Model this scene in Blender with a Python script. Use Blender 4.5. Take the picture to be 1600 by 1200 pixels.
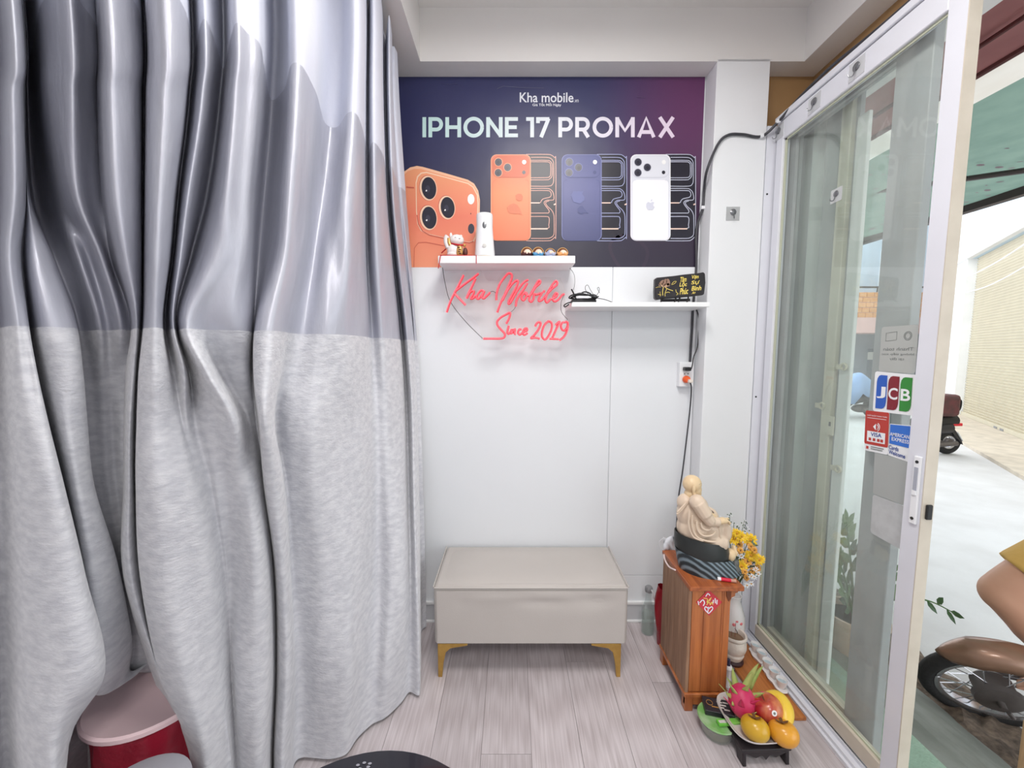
import bpy, bmesh, math, random
import numpy as np
from mathutils import Vector, Matrix
random.seed(7)
for o in list(bpy.data.objects): bpy.data.objects.remove(o)
SC = bpy.context.scene; COL = SC.collection
# ------------------------------------------------------------------ camera, world, lights, exposure
PITCH = math.atan(52/600.0); CAMH = 1.30; FPX = 600.0
cam = bpy.data.cameras.new('camera'); cam.sensor_width = 36; cam.lens = FPX*36/1600; cam.clip_start = .02
camo = bpy.data.objects.new('camera', cam); COL.objects.link(camo)
camo.location = (0, 0, CAMH); camo.rotation_euler = (math.pi/2-PITCH, 0, 0); SC.camera = camo
SC.view_settings.view_transform = 'Standard'; SC.view_settings.look = 'None'
SC.view_settings.exposure = 0.32; SC.view_settings.gamma = 1.0; SC.view_settings.use_curve_mapping = False
W = bpy.data.worlds.new('World'); SC.world = W; W.use_nodes = True
bg = W.node_tree.nodes['Background']; bg.inputs[0].default_value = (.94, .97, 1, 1); bg.inputs[1].default_value = 2.1
def area(name, loc, sx, sy, power, col=(1, .97, .94), rot=(0, 0, 0)):
    l = bpy.data.lights.new(name, 'AREA'); l.shape = 'RECTANGLE'; l.size = sx; l.size_y = sy; l.energy = power; l.color = col
    o = bpy.data.objects.new(name, l); COL.objects.link(o); o.location = loc; o.rotation_euler = rot; return o
LAMPS = [(.22, .62), (.22, -.95)]
for i, (x, y) in enumerate(LAMPS): area('panel_lamp_light', (x, y, 2.60), .56, .56, (15, 20)[i])
# ------------------------------------------------------------------ helpers
CP, SP = math.cos(PITCH), math.sin(PITCH)
def ray(u, v):
    xc = (u-800)/FPX; yc = -(v-600)/FPX
    return Vector((xc, CP+yc*SP, -SP+yc*CP))
O0 = Vector((0, 0, CAMH))
def atY(u, v, Y): r = ray(u, v); return O0+r*(Y/r.y)
def atZ(u, v, Z): r = ray(u, v); return O0+r*((Z-CAMH)/r.z)
def atX(u, v, X): r = ray(u, v); return O0+r*(X/r.x)
def lin(c):
    r = []
    for x in c[:3]:
        x = x/255.0; r.append(x/12.92 if x <= .04045 else ((x+.055)/1.055)**2.4)
    return tuple(r)+(1,)
MATS = {}
def mat(name, col, rough=.5, metal=0, spec=.5, var=None, bump=None, emit=None, alpha=1, trans=0, sheen=0, coat=0, stretch=(1, 1, 1), col2=None, ior=None, aniso=0):
    """var=(scale, amount[, detail]): noise mix towards col2; bump=(scale, strength[, stretch])"""
    if name in MATS: return MATS[name]
    m = bpy.data.materials.new(name); m.use_nodes = True; nt = m.node_tree; N = nt.nodes; L = nt.links
    p = N['Principled BSDF']; c = lin(col)
    p.inputs['Base Color'].default_value = c; p.inputs['Roughness'].default_value = rough; p.inputs['Metallic'].default_value = metal
    p.inputs['Specular IOR Level'].default_value = spec; p.inputs['Alpha'].default_value = alpha
    p.inputs['Transmission Weight'].default_value = trans; p.inputs['Sheen Weight'].default_value = sheen; p.inputs['Coat Weight'].default_value = coat
    if ior: p.inputs['IOR'].default_value = ior
    if aniso: p.inputs['Anisotropic'].default_value = aniso
    if emit: p.inputs['Emission Color'].default_value = lin(emit[0]); p.inputs['Emission Strength'].default_value = emit[1]
    if var or bump:
        tc = N.new('ShaderNodeTexCoord'); mp = N.new('ShaderNodeMapping'); mp.inputs['Scale'].default_value = stretch
        L.new(tc.outputs['Object'], mp.inputs['Vector'])
    if var:
        nz = N.new('ShaderNodeTexNoise'); nz.inputs['Scale'].default_value = var[0]; nz.inputs['Detail'].default_value = var[2] if len(var) > 2 else 4
        L.new(mp.outputs[0], nz.inputs['Vector'])
        rp = N.new('ShaderNodeMapRange'); rp.inputs[1].default_value = .35; rp.inputs[2].default_value = .65
        rp.inputs[3].default_value = 0; rp.inputs[4].default_value = var[1]; L.new(nz.outputs['Fac'], rp.inputs[0])
        mx = N.new('ShaderNodeMix'); mx.data_type = 'RGBA'; mx.inputs[6].default_value = c
        mx.inputs[7].default_value = lin(col2) if col2 else tuple(x*.55 for x in c[:3])+(1,)
        L.new(rp.outputs[0], mx.inputs[0]); L.new(mx.outputs[2], p.inputs['Base Color'])
    if bump:
        nb = N.new('ShaderNodeTexNoise'); nb.inputs['Scale'].default_value = bump[0]; nb.inputs['Detail'].default_value = 4
        L.new(mp.outputs[0], nb.inputs['Vector'])
        bp = N.new('ShaderNodeBump'); bp.inputs['Strength'].default_value = bump[1]; bp.inputs['Distance'].default_value = .01
        L.new(nb.outputs['Fac'], bp.inputs['Height']); L.new(bp.outputs[0], p.inputs['Normal'])
    MATS[name] = m; return m
def gradmat(name, stops, axis=2, lo=0, hi=1, rough=.4, spec=.5, radial=None):
    """printed gradient along a world axis"""
    if name in MATS: return MATS[name]
    m = bpy.data.materials.new(name); m.use_nodes = True; nt = m.node_tree; N = nt.nodes; L = nt.links
    p = N['Principled BSDF']; p.inputs['Roughness'].default_value = rough; p.inputs['Specular IOR Level'].default_value = spec
    g = N.new('ShaderNodeNewGeometry'); s = N.new('ShaderNodeSeparateXYZ'); L.new(g.outputs['Position'], s.inputs[0])
    mr = N.new('ShaderNodeMapRange'); mr.inputs[1].default_value = lo; mr.inputs[2].default_value = hi; L.new(s.outputs[axis], mr.inputs[0])
    r = N.new('ShaderNodeValToRGB'); L.new(mr.outputs[0], r.inputs[0])
    e = r.color_ramp.elements
    while len(e) < len(stops): e.new(.5)
    for k, (t, c) in enumerate(stops): e[k].position = t; e[k].color = lin(c)
    L.new(r.outputs[0], p.inputs['Base Color']); MATS[name] = m; return m

WM = {}
def tag(o, label=None, cat=None, group=None, kind=None):
    if label: o['label'] = label
    if cat: o['category'] = cat
    if group: o['group'] = group
    if kind: o['kind'] = kind
    return o
def thing(name, loc, label=None, cat=None, group=None, kind=None, rz=0):
    o = bpy.data.objects.new(name, None); COL.objects.link(o); o.empty_display_size = .05
    o.location = loc; o.rotation_euler = (0, 0, rz)
    WM[o] = Matrix.Translation(Vector(loc)) @ Matrix.Rotation(rz, 4, 'Z')
    return tag(o, label, cat, group, kind)
class MB:
    def __init__(s): s.v = []; s.f = []
    def add(s, vs, fs, M=None):
        b = len(s.v); s.v += [(M @ Vector(p)) if M else Vector(p) for p in vs]; s.f += [tuple(b+i for i in f) for f in fs]; return s
    def box(s, x0, x1, y0, y1, z0, z1, M=None):
        v = [(x0, y0, z0), (x1, y0, z0), (x1, y1, z0), (x0, y1, z0), (x0, y0, z1), (x1, y0, z1), (x1, y1, z1), (x0, y1, z1)]
        return s.add(v, [(0, 3, 2, 1), (4, 5, 6, 7), (0, 1, 5, 4), (1, 2, 6, 5), (2, 3, 7, 6), (3, 0, 4, 7)], M)
    def tube(s, pts, r, n=8, cap=True, closed=False):
        pts = [Vector(p) for p in pts]; m = len(pts); R = r if isinstance(r, (list, tuple)) else [r]*m
        vs = []; fs = []; ref = None
        for i, p in enumerate(pts):
            if closed: d = pts[(i+1) % m]-pts[i-1]
            else: d = pts[min(i+1, m-1)]-pts[max(i-1, 0)]
            d = d.normalized() if d.length > 1e-9 else Vector((0, 0, 1))
            if ref is None: ref = d.orthogonal().normalized()
            ref = ref-d*ref.dot(d); ref = ref.normalized() if ref.length > 1e-6 else d.orthogonal().normalized()
            b = d.cross(ref)
            for k in range(n):
                a = 2*math.pi*k/n; vs.append(p+(ref*math.cos(a)+b*math.sin(a))*R[i])
        for i in range(m if closed else m-1):
            for k in range(n):
                a = i*n+k; b_ = i*n+(k+1) % n; j = (i+1) % m
                fs.append((a, b_, j*n+(k+1) % n, j*n+k))
        if cap and not closed: fs.append(tuple(range(n-1, -1, -1))); fs.append(tuple((m-1)*n+k for k in range(n)))
        return s.add(vs, fs)
    def lathe(s, prof, n=24, M=None, cap=True):
        vs = []; fs = []; m = len(prof)
        for r, z in prof:
            for k in range(n): a = 2*math.pi*k/n; vs.append((r*math.cos(a), r*math.sin(a), z))
        for i in range(m-1):
            for k in range(n): fs.append((i*n+k, i*n+(k+1) % n, (i+1)*n+(k+1) % n, (i+1)*n+k))
        if cap:
            if prof[0][0] > 1e-6: fs.append(tuple(range(n-1, -1, -1)))
            if prof[-1][0] > 1e-6: fs.append(tuple((m-1)*n+k for k in range(n)))
        return s.add(vs, fs, M)
    def ell(s, c, r, n=16, m=10, M=None):
        r = (r, r, r) if not isinstance(r, (tuple, list)) else r
        vs = []; fs = []
        for i in range(m+1):
            t = math.pi*i/m; rr = max(math.sin(t), 1e-4)
            for k in range(n): a = 2*math.pi*k/n; vs.append((r[0]*rr*math.cos(a), r[1]*rr*math.sin(a), -r[2]*math.cos(t)))
        for i in range(m):
            for k in range(n): fs.append((i*n+k, i*n+(k+1) % n, (i+1)*n+(k+1) % n, (i+1)*n+k))
        T = Matrix.Translation(Vector(c)) @ (M if M else Matrix.Identity(4))
        return s.add(vs, fs, T)
    def poly(s, pts, thick=None):
        """flat polygon of points; thick = extrusion vector"""
        pts = [Vector(p) for p in pts]; n = len(pts)
        if thick is None: return s.add(pts, [tuple(range(n))])
        t = Vector(thick)
        fs = [tuple(range(n)), tuple(range(2*n-1, n-1, -1))]+[(i, i+n, (i+1) % n+n, (i+1) % n) for i in range(n)]
        return s.add(pts+[p+t for p in pts], fs)
    def grid(s, G, closed=False):
        m = len(G); n = len(G[0]); fs = []
        for i in range(m-1):
            for k in range(n-1): fs.append((i*n+k, i*n+k+1, (i+1)*n+k+1, (i+1)*n+k))
        return s.add([p for r in G for p in r], fs)
    def build(s, name, m, parent=None, angle=40, bevel=0, seg=2, subsurf=0, remesh=0, smooth_it=0, solid=0, recalc=True, label=None):
        me = bpy.data.meshes.new(name); o = bpy.data.objects.new(name, me); COL.objects.link(o)
        if parent is not None:
            inv = WM[parent].inverted(); vs = [inv @ p for p in s.v]; o.parent = parent; WM[o] = WM[parent]
        else:
            xs = [p.x for p in s.v]; ys = [p.y for p in s.v]; z0 = min(p.z for p in s.v)
            c = Vector(((min(xs)+max(xs))/2, (min(ys)+max(ys))/2, z0)); vs = [p-c for p in s.v]; o.location = c; WM[o] = Matrix.Translation(c)
        me.from_pydata([tuple(p) for p in vs], [], s.f)
        if recalc:
            b = bmesh.new(); b.from_mesh(me); bmesh.ops.recalc_face_normals(b, faces=b.faces); b.to_mesh(me); b.free()
        me.materials.append(m if not isinstance(m, str) else MATS[m])
        if angle:
            for p in me.polygons: p.use_smooth = True
            me.set_sharp_from_angle(angle=math.radians(angle))
        if bevel:
            b = o.modifiers.new('bevel', 'BEVEL'); b.width = bevel; b.segments = seg; b.limit_method = 'ANGLE'; b.angle_limit = math.radians(40)
        if remesh:
            r = o.modifiers.new('remesh', 'REMESH'); r.mode = 'VOXEL'; r.voxel_size = remesh; r.use_smooth_shade = True
        if smooth_it:
            r = o.modifiers.new('smooth', 'SMOOTH'); r.iterations = smooth_it; r.factor = .5
        if solid:
            r = o.modifiers.new('solid', 'SOLIDIFY'); r.thickness = solid; r.offset = 0
        if subsurf:
            r = o.modifiers.new('sub', 'SUBSURF'); r.levels = subsurf; r.render_levels = subsurf
        if label: o['label'] = label
        return o
    def parts(s, name, m, parent, **kw):
        """every connected piece becomes a part of its own"""
        n = len(s.v); r = list(range(n))
        def find(a):
            while r[a] != a: r[a] = r[r[a]]; a = r[a]
            return a
        for f in s.f:
            a = find(f[0])
            for i in f[1:]: r[find(i)] = a
        g = {}
        for f in s.f: g.setdefault(find(f[0]), []).append(f)
        out = []
        for fs in g.values():
            ids = sorted({i for f in fs for i in f}); mp = {i: k for k, i in enumerate(ids)}; q = MB()
            q.v = [s.v[i] for i in ids]; q.f = [tuple(mp[i] for i in f) for f in fs]; out.append(q.build(name, m, parent, **kw))
        return out
def copy_tree(o, parent=None, loc=None, rz=None):
    c = o.copy(); COL.objects.link(c); c.parent = parent
    if loc is not None: c.location = loc
    if rz is not None: c.rotation_euler.z = rz
    for ch in list(o.children): copy_tree(ch, c)
    return c
def cr(pts, n=6, closed=False):
    """Catmull-Rom through points"""
    P = [Vector(p) for p in pts]; m = len(P); out = []
    rng = range(m if closed else m-1)
    for i in rng:
        if closed: a, b, c, d = P[i-1], P[i], P[(i+1) % m], P[(i+2) % m]
        else: a, b, c, d = P[max(i-1, 0)], P[i], P[i+1], P[min(i+2, m-1)]
        for k in range(n):
            t = k/n; out.append(.5*((2*b)+(c-a)*t+(2*a-5*b+4*c-d)*t*t+(3*b-a-3*c+d)*t**3))
    if not closed: out.append(P[-1])
    return out
def rrect(x0, y0, x1, y1, r, n=5):
    pts = []
    for cx, cy, a0 in ((x1-r, y0+r, -90), (x1-r, y1-r, 0), (x0+r, y1-r, 90), (x0+r, y0+r, 180)):
        for k in range(n+1): a = math.radians(a0+90*k/n); pts.append((cx+r*math.cos(a), cy+r*math.sin(a)))
    return pts
def ribbon2(pts, w):
    """polygon strip quads from a 2D polyline"""
    P = [Vector((p[0], p[1])) for p in pts]; L = []; R = []
    for i, p in enumerate(P):
        d = (P[min(i+1, len(P)-1)]-P[max(i-1, 0)]); d = d.normalized() if d.length > 0 else Vector((1, 0)); n = Vector((-d.y, d.x))*w/2
        L.append(p+n); R.append(p-n)
    return L, R
def text_pts(body, bold=0):
    cu = bpy.data.curves.new('t', 'FONT'); cu.body = body; cu.size = 1; cu.offset = bold; cu.resolution_u = 3
    to = bpy.data.objects.new('t', cu); COL.objects.link(to)
    dg = bpy.context.evaluated_depsgraph_get(); me = bpy.data.meshes.new_from_object(to.evaluated_get(dg))
    v = [(p.co.x, p.co.y) for p in me.vertices]; f = [tuple(p.vertices) for p in me.polygons]
    bpy.data.objects.remove(to); bpy.data.curves.remove(cu); bpy.data.meshes.remove(me)
    xs = [a for a, b in v]; ys = [b for a, b in v]; x0, x1, y0, y1 = min(xs), max(xs), min(ys), max(ys)
    return [((a-x0)/(x1-x0), (b-y0)/(y1-y0)) for a, b in v], f
def text_on(mb, body, o, ux, uy, bold=0):
    """text filling the parallelogram o + s*ux + t*uy"""
    v, f = text_pts(body, bold); o = Vector(o); ux = Vector(ux); uy = Vector(uy)
    return mb.add([o+ux*a+uy*b for a, b in v], f)
# ------------------------------------------------------------------ dimensions of the room
D = 1.754          # back wall
BF = 1.663         # front of ceiling beam and column
SOF = 2.468; CEIL = 2.67
DX = 1.10          # plane of the sliding door
GZ = -.30          # street level
# ------------------------------------------------------------------ materials
mat('wall', (236, 239, 243), .55, var=(3, .08), col2=(214, 218, 224), bump=(60, .02))
mat('paint', (238, 236, 234), .6, var=(4, .10), col2=(216, 212, 208), bump=(30, .03))
mat('tan_paint', (176, 140, 96), .7, var=(5, .25), col2=(140, 108, 74))
mat('white_board', (244, 245, 246), .35)
mat('alu', (226, 228, 236), .35, spec=.5, var=(8, .12), col2=(200, 200, 205))
mat('alu_cream', (214, 205, 190), .5, var=(10, .3), col2=(170, 160, 142))
mat('grey_metal', (150, 152, 155), .45, metal=.2, var=(12, .3))
mat('black', (22, 22, 26), .35)
mat('rubber', (30, 30, 32), .6)
mat('cable', (62, 62, 68), .5)
mat('thin_cable', (40, 38, 40), .5)
mat('white_plastic', (240, 242, 245), .3)
mat('gold', (206, 170, 96), .28, metal=.9, var=(30, .3), col2=(150, 110, 60))
mat('leather', (194, 188, 183), .42, var=(6, .06), bump=(220, .05))
mat('seam', (150, 142, 136), .6)
mat('velvet', (216, 217, 222), .8, spec=.15, sheen=.35, var=(34, .5, 8), col2=(172, 174, 184), stretch=(1, 1, 2.2), bump=(90, .22))
mat('header_fabric', (211, 214, 226), .95, spec=.03, var=(60, .12), col2=(198, 201, 214), bump=(160, .06))
def satin():
    m = mat('satin', (190, 192, 203), .40, metal=.25, var=(9, .35, 8), col2=(172, 174, 188), bump=(13, .34), stretch=(2.2, 2.2, .7)); return m
satin()
# floor wood: grain along Y, tone by plank
def wood_floor():
    m = bpy.data.materials.new('floor_wood'); m.use_nodes = True; nt = m.node_tree; N = nt.nodes; L = nt.links; p = N['Principled BSDF']
    p.inputs['Roughness'].default_value = .42
    tc = N.new('ShaderNodeTexCoord'); oi = N.new('ShaderNodeObjectInfo')
    ad = N.new('ShaderNodeVectorMath'); ad.operation = 'ADD'; cb = N.new('ShaderNodeCombineXYZ')
    mu = N.new('ShaderNodeMath'); mu.operation = 'MULTIPLY'; mu.inputs[1].default_value = 37; L.new(oi.outputs['Random'], mu.inputs[0])
    L.new(mu.outputs[0], cb.inputs[0]); L.new(mu.outputs[0], cb.inputs[1]); L.new(tc.outputs['Object'], ad.inputs[0]); L.new(cb.outputs[0], ad.inputs[1])
    mp = N.new('ShaderNodeMapping'); mp.inputs['Scale'].default_value = (95, 2.6, 1); L.new(ad.outputs[0], mp.inputs[0])
    n1 = N.new('ShaderNodeTexNoise'); n1.inputs['Scale'].default_value = 1.6; n1.inputs['Detail'].default_value = 8; n1.inputs['Distortion'].default_value = .15; L.new(mp.outputs[0], n1.inputs['Vector'])
    mp2 = N.new('ShaderNodeMapping'); mp2.inputs['Scale'].default_value = (14, .9, 1); L.new(ad.outputs[0], mp2.inputs[0])
    wv = N.new('ShaderNodeTexWave'); wv.wave_type = 'RINGS'; wv.inputs['Scale'].default_value = 2.2; wv.inputs['Distortion'].default_value = 5; wv.inputs['Detail'].default_value = 3; L.new(mp2.outputs[0], wv.inputs['Vector'])
    mx = N.new('ShaderNodeMix'); mx.data_type = 'FLOAT'; mx.inputs[0].default_value = .14; L.new(n1.outputs['Fac'], mx.inputs[2]); L.new(wv.outputs['Fac'], mx.inputs[3])
    r = N.new('ShaderNodeValToRGB'); e = r.color_ramp.elements; e[0].position = .25; e[0].color = lin((178, 167, 169)); e[1].position = .75; e[1].color = lin((216, 208, 211)); L.new(mx.outputs[0], r.inputs[0])
    hv = N.new('ShaderNodeHueSaturation'); mr = N.new('ShaderNodeMapRange'); mr.inputs[3].default_value = .90; mr.inputs[4].default_value = 1.04
    L.new(oi.outputs['Random'], mr.inputs[0]); L.new(mr.outputs[0], hv.inputs['Value']); L.new(r.outputs[0], hv.inputs['Color'])
    L.new(hv.outputs[0], p.inputs['Base Color'])
    bp = N.new('ShaderNodeBump'); bp.inputs['Strength'].default_value = .08; L.new(n1.outputs['Fac'], bp.inputs['Height']); L.new(bp.outputs[0], p.inputs['Normal'])
    MATS['floor_wood'] = m
wood_floor()
def translucent(name, col, col2=None, sc=4, amt=.4, w=.5):
    m = mat(name, col, .8, var=(sc, amt), col2=col2); nt = m.node_tree; N = nt.nodes; L = nt.links; p = N['Principled BSDF']
    tl = N.new('ShaderNodeBsdfTranslucent'); mx = N.new('ShaderNodeMixShader'); mx.inputs[0].default_value = w
    L.new(p.inputs['Base Color'].links[0].from_socket, tl.inputs[0]); L.new(p.outputs[0], mx.inputs[1]); L.new(tl.outputs[0], mx.inputs[2]); L.new(mx.outputs[0], N['Material Output'].inputs[0]); return m
mat('floor_base', (150, 140, 138), .7)
def glassmat(name, col=(235, 245, 242), haze=.10, rough=.0, dirt=0):
    """thin pane: transparent with a mirror-like skin and a faint film"""
    m = bpy.data.materials.new(name); m.use_nodes = True; nt = m.node_tree; N = nt.nodes; L = nt.links
    N.remove(N['Principled BSDF']); out = N['Material Output']
    tr = N.new('ShaderNodeBsdfTransparent'); tr.inputs[0].default_value = lin(col)
    gl = N.new('ShaderNodeBsdfGlossy'); gl.inputs['Roughness'].default_value = rough; gl.inputs['Color'].default_value = (1, 1, 1, 1)
    df = N.new('ShaderNodeBsdfDiffuse'); df.inputs[0].default_value = lin((224, 228, 222))
    fr = N.new('ShaderNodeFresnel'); fr.inputs[0].default_value = 1.5
    ge = N.new('ShaderNodeNewGeometry'); iv = N.new('ShaderNodeMath'); iv.operation = 'SUBTRACT'; iv.inputs[0].default_value = 1; L.new(ge.outputs['Backfacing'], iv.inputs[1])
    fm_ = N.new('ShaderNodeMath'); fm_.operation = 'MULTIPLY'; L.new(fr.outputs[0], fm_.inputs[0]); L.new(iv.outputs[0], fm_.inputs[1])
    m1 = N.new('ShaderNodeMixShader'); L.new(fm_.outputs[0], m1.inputs[0]); L.new(tr.outputs[0], m1.inputs[1]); L.new(gl.outputs[0], m1.inputs[2])
    m2 = N.new('ShaderNodeMixShader'); m2.inputs[0].default_value = haze; L.new(m1.outputs[0], m2.inputs[1]); L.new(df.outputs[0], m2.inputs[2])
    if dirt:
        tc = N.new('ShaderNodeTexCoord'); mp = N.new('ShaderNodeMapping'); mp.inputs['Scale'].default_value = (6, 6, 1.2); L.new(tc.outputs['Object'], mp.inputs[0])
        nz = N.new('ShaderNodeTexNoise'); nz.inputs['Scale'].default_value = 2; nz.inputs['Detail'].default_value = 6; L.new(mp.outputs[0], nz.inputs['Vector'])
        mr = N.new('ShaderNodeMapRange'); mr.inputs[1].default_value = .3; mr.inputs[2].default_value = .8; mr.inputs[3].default_value = haze*.4; mr.inputs[4].default_value = haze+dirt
        L.new(nz.outputs['Fac'], mr.inputs[0]); L.new(mr.outputs[0], m2.inputs[0])
    L.new(m2.outputs[0], out.inputs[0]); MATS[name] = m; return m
glassmat('door_glass', (250, 253, 252), .06, 0, .10)
glassmat('acrylic', (253, 253, 253), .05, .03)
# ------------------------------------------------------------------ floor planks
fl = MB().box(-1.75, 1.12, -2.3, D+.1, -.06, -.006).build('floor', MATS['floor_base'], angle=0); tag(fl, kind='structure')
pw, pl = .163, 1.22; k = 0; pm = None
x = -1.75+.02
offs = [.35, .95, .1, .62, 1.1, .25, .8]
while x < 1.08:
    x1 = min(x+pw, 1.115); y = D-offs[k % 7]; ys = [D]
    while y > -2.3: ys.append(y); y -= pl
    ys.append(-2.3)
    for a, b in zip(ys[1:], ys[:-1]):
        if b > -.2:
            MB().box(x+.0006, x1-.0006, a+.0006, b-.0006, -.012, 0).build('plank', MATS['floor_wood'], fl, angle=0)
    x = x1; k += 1
MB().box(-1.75, 1.115, -2.3, -.9, -.012, -.001).build('plank_field', MATS['floor_wood'], fl, angle=0)
# ------------------------------------------------------------------ walls
wb = MB().box(-1.75, 1.40, D, D+.12, -.3, 3.0).build('wall_back', MATS['wall'], angle=0); tag(wb, kind='structure')
sx = atY(951, 700, D).x; sz = atY(990, 898, D).z; pz = 1.672
for a, b, c, d in ((-1.7, sx, .0, pz), (sx, .83, sz, pz), (sx, .83, .0, sz)):
    MB().box(a+.0012, b-.0012, D-.006, D, c+.001, d-.001).build('wall_panel', MATS['wall'], wb, angle=0, bevel=.001, seg=1)
MB().box(1.045, 1.30, D-.004, D, 2.2, SOF).build('painted_return', MATS['tan_paint'], wb, angle=0)
wl = MB().box(-1.87, -1.75, -2.3, D+.12, -.3, 3.0).build('wall_left', MATS['wall'], angle=0); tag(wl, kind='structure')
wr = MB().box(-1.87, 1.42, -2.42, -2.3, -.3, 3.0).build('wall_rear', MATS['wall'], angle=0); tag(wr, kind='structure')
wd = MB().box(1.29, 1.35, -2.3, D, 2.31, 3.0).build('wall_right', MATS['tan_paint'], angle=0); tag(wd, kind='structure')
MB().box(1.12, 1.42, -2.3, -.15, -.3, 2.27).build('lower_wall', MATS['wall'], wd, angle=0)
ce = MB().box(-1.87, 1.42, -2.42, D+.12, CEIL, CEIL+.1).build('ceiling', MATS['paint'], angle=0); tag(ce, kind='structure')
# dropped border round the recess
so = MB().box(-1.75, -.372, -2.3, D, SOF, CEIL).box(1.185, 1.30, -2.3, D, SOF, CEIL).box(-.372, 1.185, BF, D, SOF, CEIL).box(-.372, 1.185, -2.3, -1.6, SOF, CEIL)
so.parts('ceiling_border', MATS['paint'], ce, angle=0)
co = MB().box(.832, 1.048, BF, D, 0, SOF+.01).build('wall_column', mat('column_paint', (239, 241, 244), .6, var=(4, .12), col2=(222, 224, 228)), angle=0, bevel=.002, seg=1); tag(co, kind='structure')
# baseboard of the back wall: grey band framed by white beads
bb = MB().box(-1.7, .832, D-.012, D-.006, 0, .10).build('baseboard_back', mat('base_grey', (205, 206, 210), .5), angle=0); tag(bb, kind='structure')
w = MB().box(-1.7, .832, D-.018, D-.006, .09, .105).box(-1.7, .832, D-.018, D-.006, 0, .012); w.parts('bead', MATS['white_board'], bb, angle=0, bevel=.002, seg=1)
for u in (664, 1007):
    x_ = atY(u, 955, D).x; MB().box(x_-.006, x_+.006, D-.017, D-.006, .0, .10).build('bead', MATS['white_board'], bb, angle=0)
# ceiling panel lamps
for i, (x, y) in enumerate(LAMPS):
    t = thing('ceiling_lamp', (x, y, CEIL), 'square white ceiling panel lamp ' + ('nearer the poster wall' if i == 0 else 'nearer the rear wall'), 'lamp', 'ceiling panel lamps')
    MB().box(x-.3, x+.3, y-.3, y+.3, CEIL-.03, CEIL).build('frame', MATS['white_plastic'], t, angle=0, bevel=.004)
    MB().box(x-.285, x+.285, y-.285, y+.285, CEIL-.034, CEIL-.029).build('diffuser', mat('diffuser', (255, 250, 245), .5, emit=((255, 250, 244), 3)), t, angle=0)
# ------------------------------------------------------------------ curtain
ROWS = [0, 150, 300, 400, 500, 580, 660, 760, 900, 1050, 1200]
BP = [(-300, .74), (-100, .745), (0, .75), (150, .78), (300, .83), (357, .87), (412, .92), (450, .97), (490, 1.04), (530, 1.13), (573, 1.27), (600, 1.42), (618, 1.55), (635, 1.66), (650, 1.70), (680, 1.72)]
BPB = [(-300, .74), (0, .75), (150, .80), (300, .90), (412, 1.02), (478, 1.12), (560, 1.17), (612, 1.30), (657, 1.37), (680, 1.5)]
def interp(T, x):
    if x <= T[0][0]: return T[0][1]
    for (a, b), (c, d) in zip(T[:-1], T[1:]):
        if x <= c: return b+(d-b)*(x-a)/(c-a)
    return T[-1][1]
def base(u, v):
    t = min(max((v-450)/650, 0), 1); t = t*t*(3-2*t)
    return interp(BP, u)*(1-t)+interp(BPB, u)*t
def curtain(name, cols, label, ztop=2.43, zhem=.014):
    """cols: (list of image x per row, offset toward viewer (number or list per row), optional y override per row)"""
    root = thing(name, (-.6, .9, 0), label, 'curtain')
    P = []
    for c in cols:
        xs = c[0]; off = c[1] if isinstance(c[1], (list, tuple)) else [c[1]]*len(ROWS); ys = c[2] if len(c) > 2 else ROWS
        col = []
        for x, o, y in zip(xs, off, ys):
            col.append(atY(x, y, max(base(x, y)-o, .35)))
        z0 = col[0]; col.insert(0, Vector((z0.x, z0.y, max(z0.z+.3, 2.75))))
        if ys[-1] >= 1200: e = col[-1]; col.append(Vector((e.x, e.y, min(-.25, e.z-.3))))
        else: e = col[-1]; col.append(Vector((e.x, e.y+.06, e.z-.02)))
        P.append(cr(col, 7))
    G = []; m = len(P[0])
    for j in range(m): G.append(cr([P[i][j] for i in range(len(P))], 6))
    me = MB().grid(G)
    for nm, zlo, zhi, ma in (('lower_panel', -1, 1.345, 'velvet'), ('satin_band', 1.345, 1.955, 'satin'), ('header_band', 1.955, 9, 'header_fabric')):
        bm = bmesh.new(); vs = [bm.verts.new(p) for p in me.v]
        for f in me.f: bm.faces.new([vs[i] for i in f])
        for z, keep_above in ((max(zlo, zhem), True), (min(zhi, ztop), False)):
            g = bm.verts[:]+bm.edges[:]+bm.faces[:]
            bmesh.ops.bisect_plane(bm, geom=g, plane_co=(0, 0, z), plane_no=(0, 0, 1), clear_inner=keep_above, clear_outer=not keep_above)
        q = MB(); bm.verts.index_update(); q.v = [v.co.copy() for v in bm.verts]; q.f = [tuple(v.index for v in f.verts) for f in bm.faces]; bm.free()
        q.build(nm, MATS[ma], root, angle=180, recalc=False)
    return root
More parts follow.
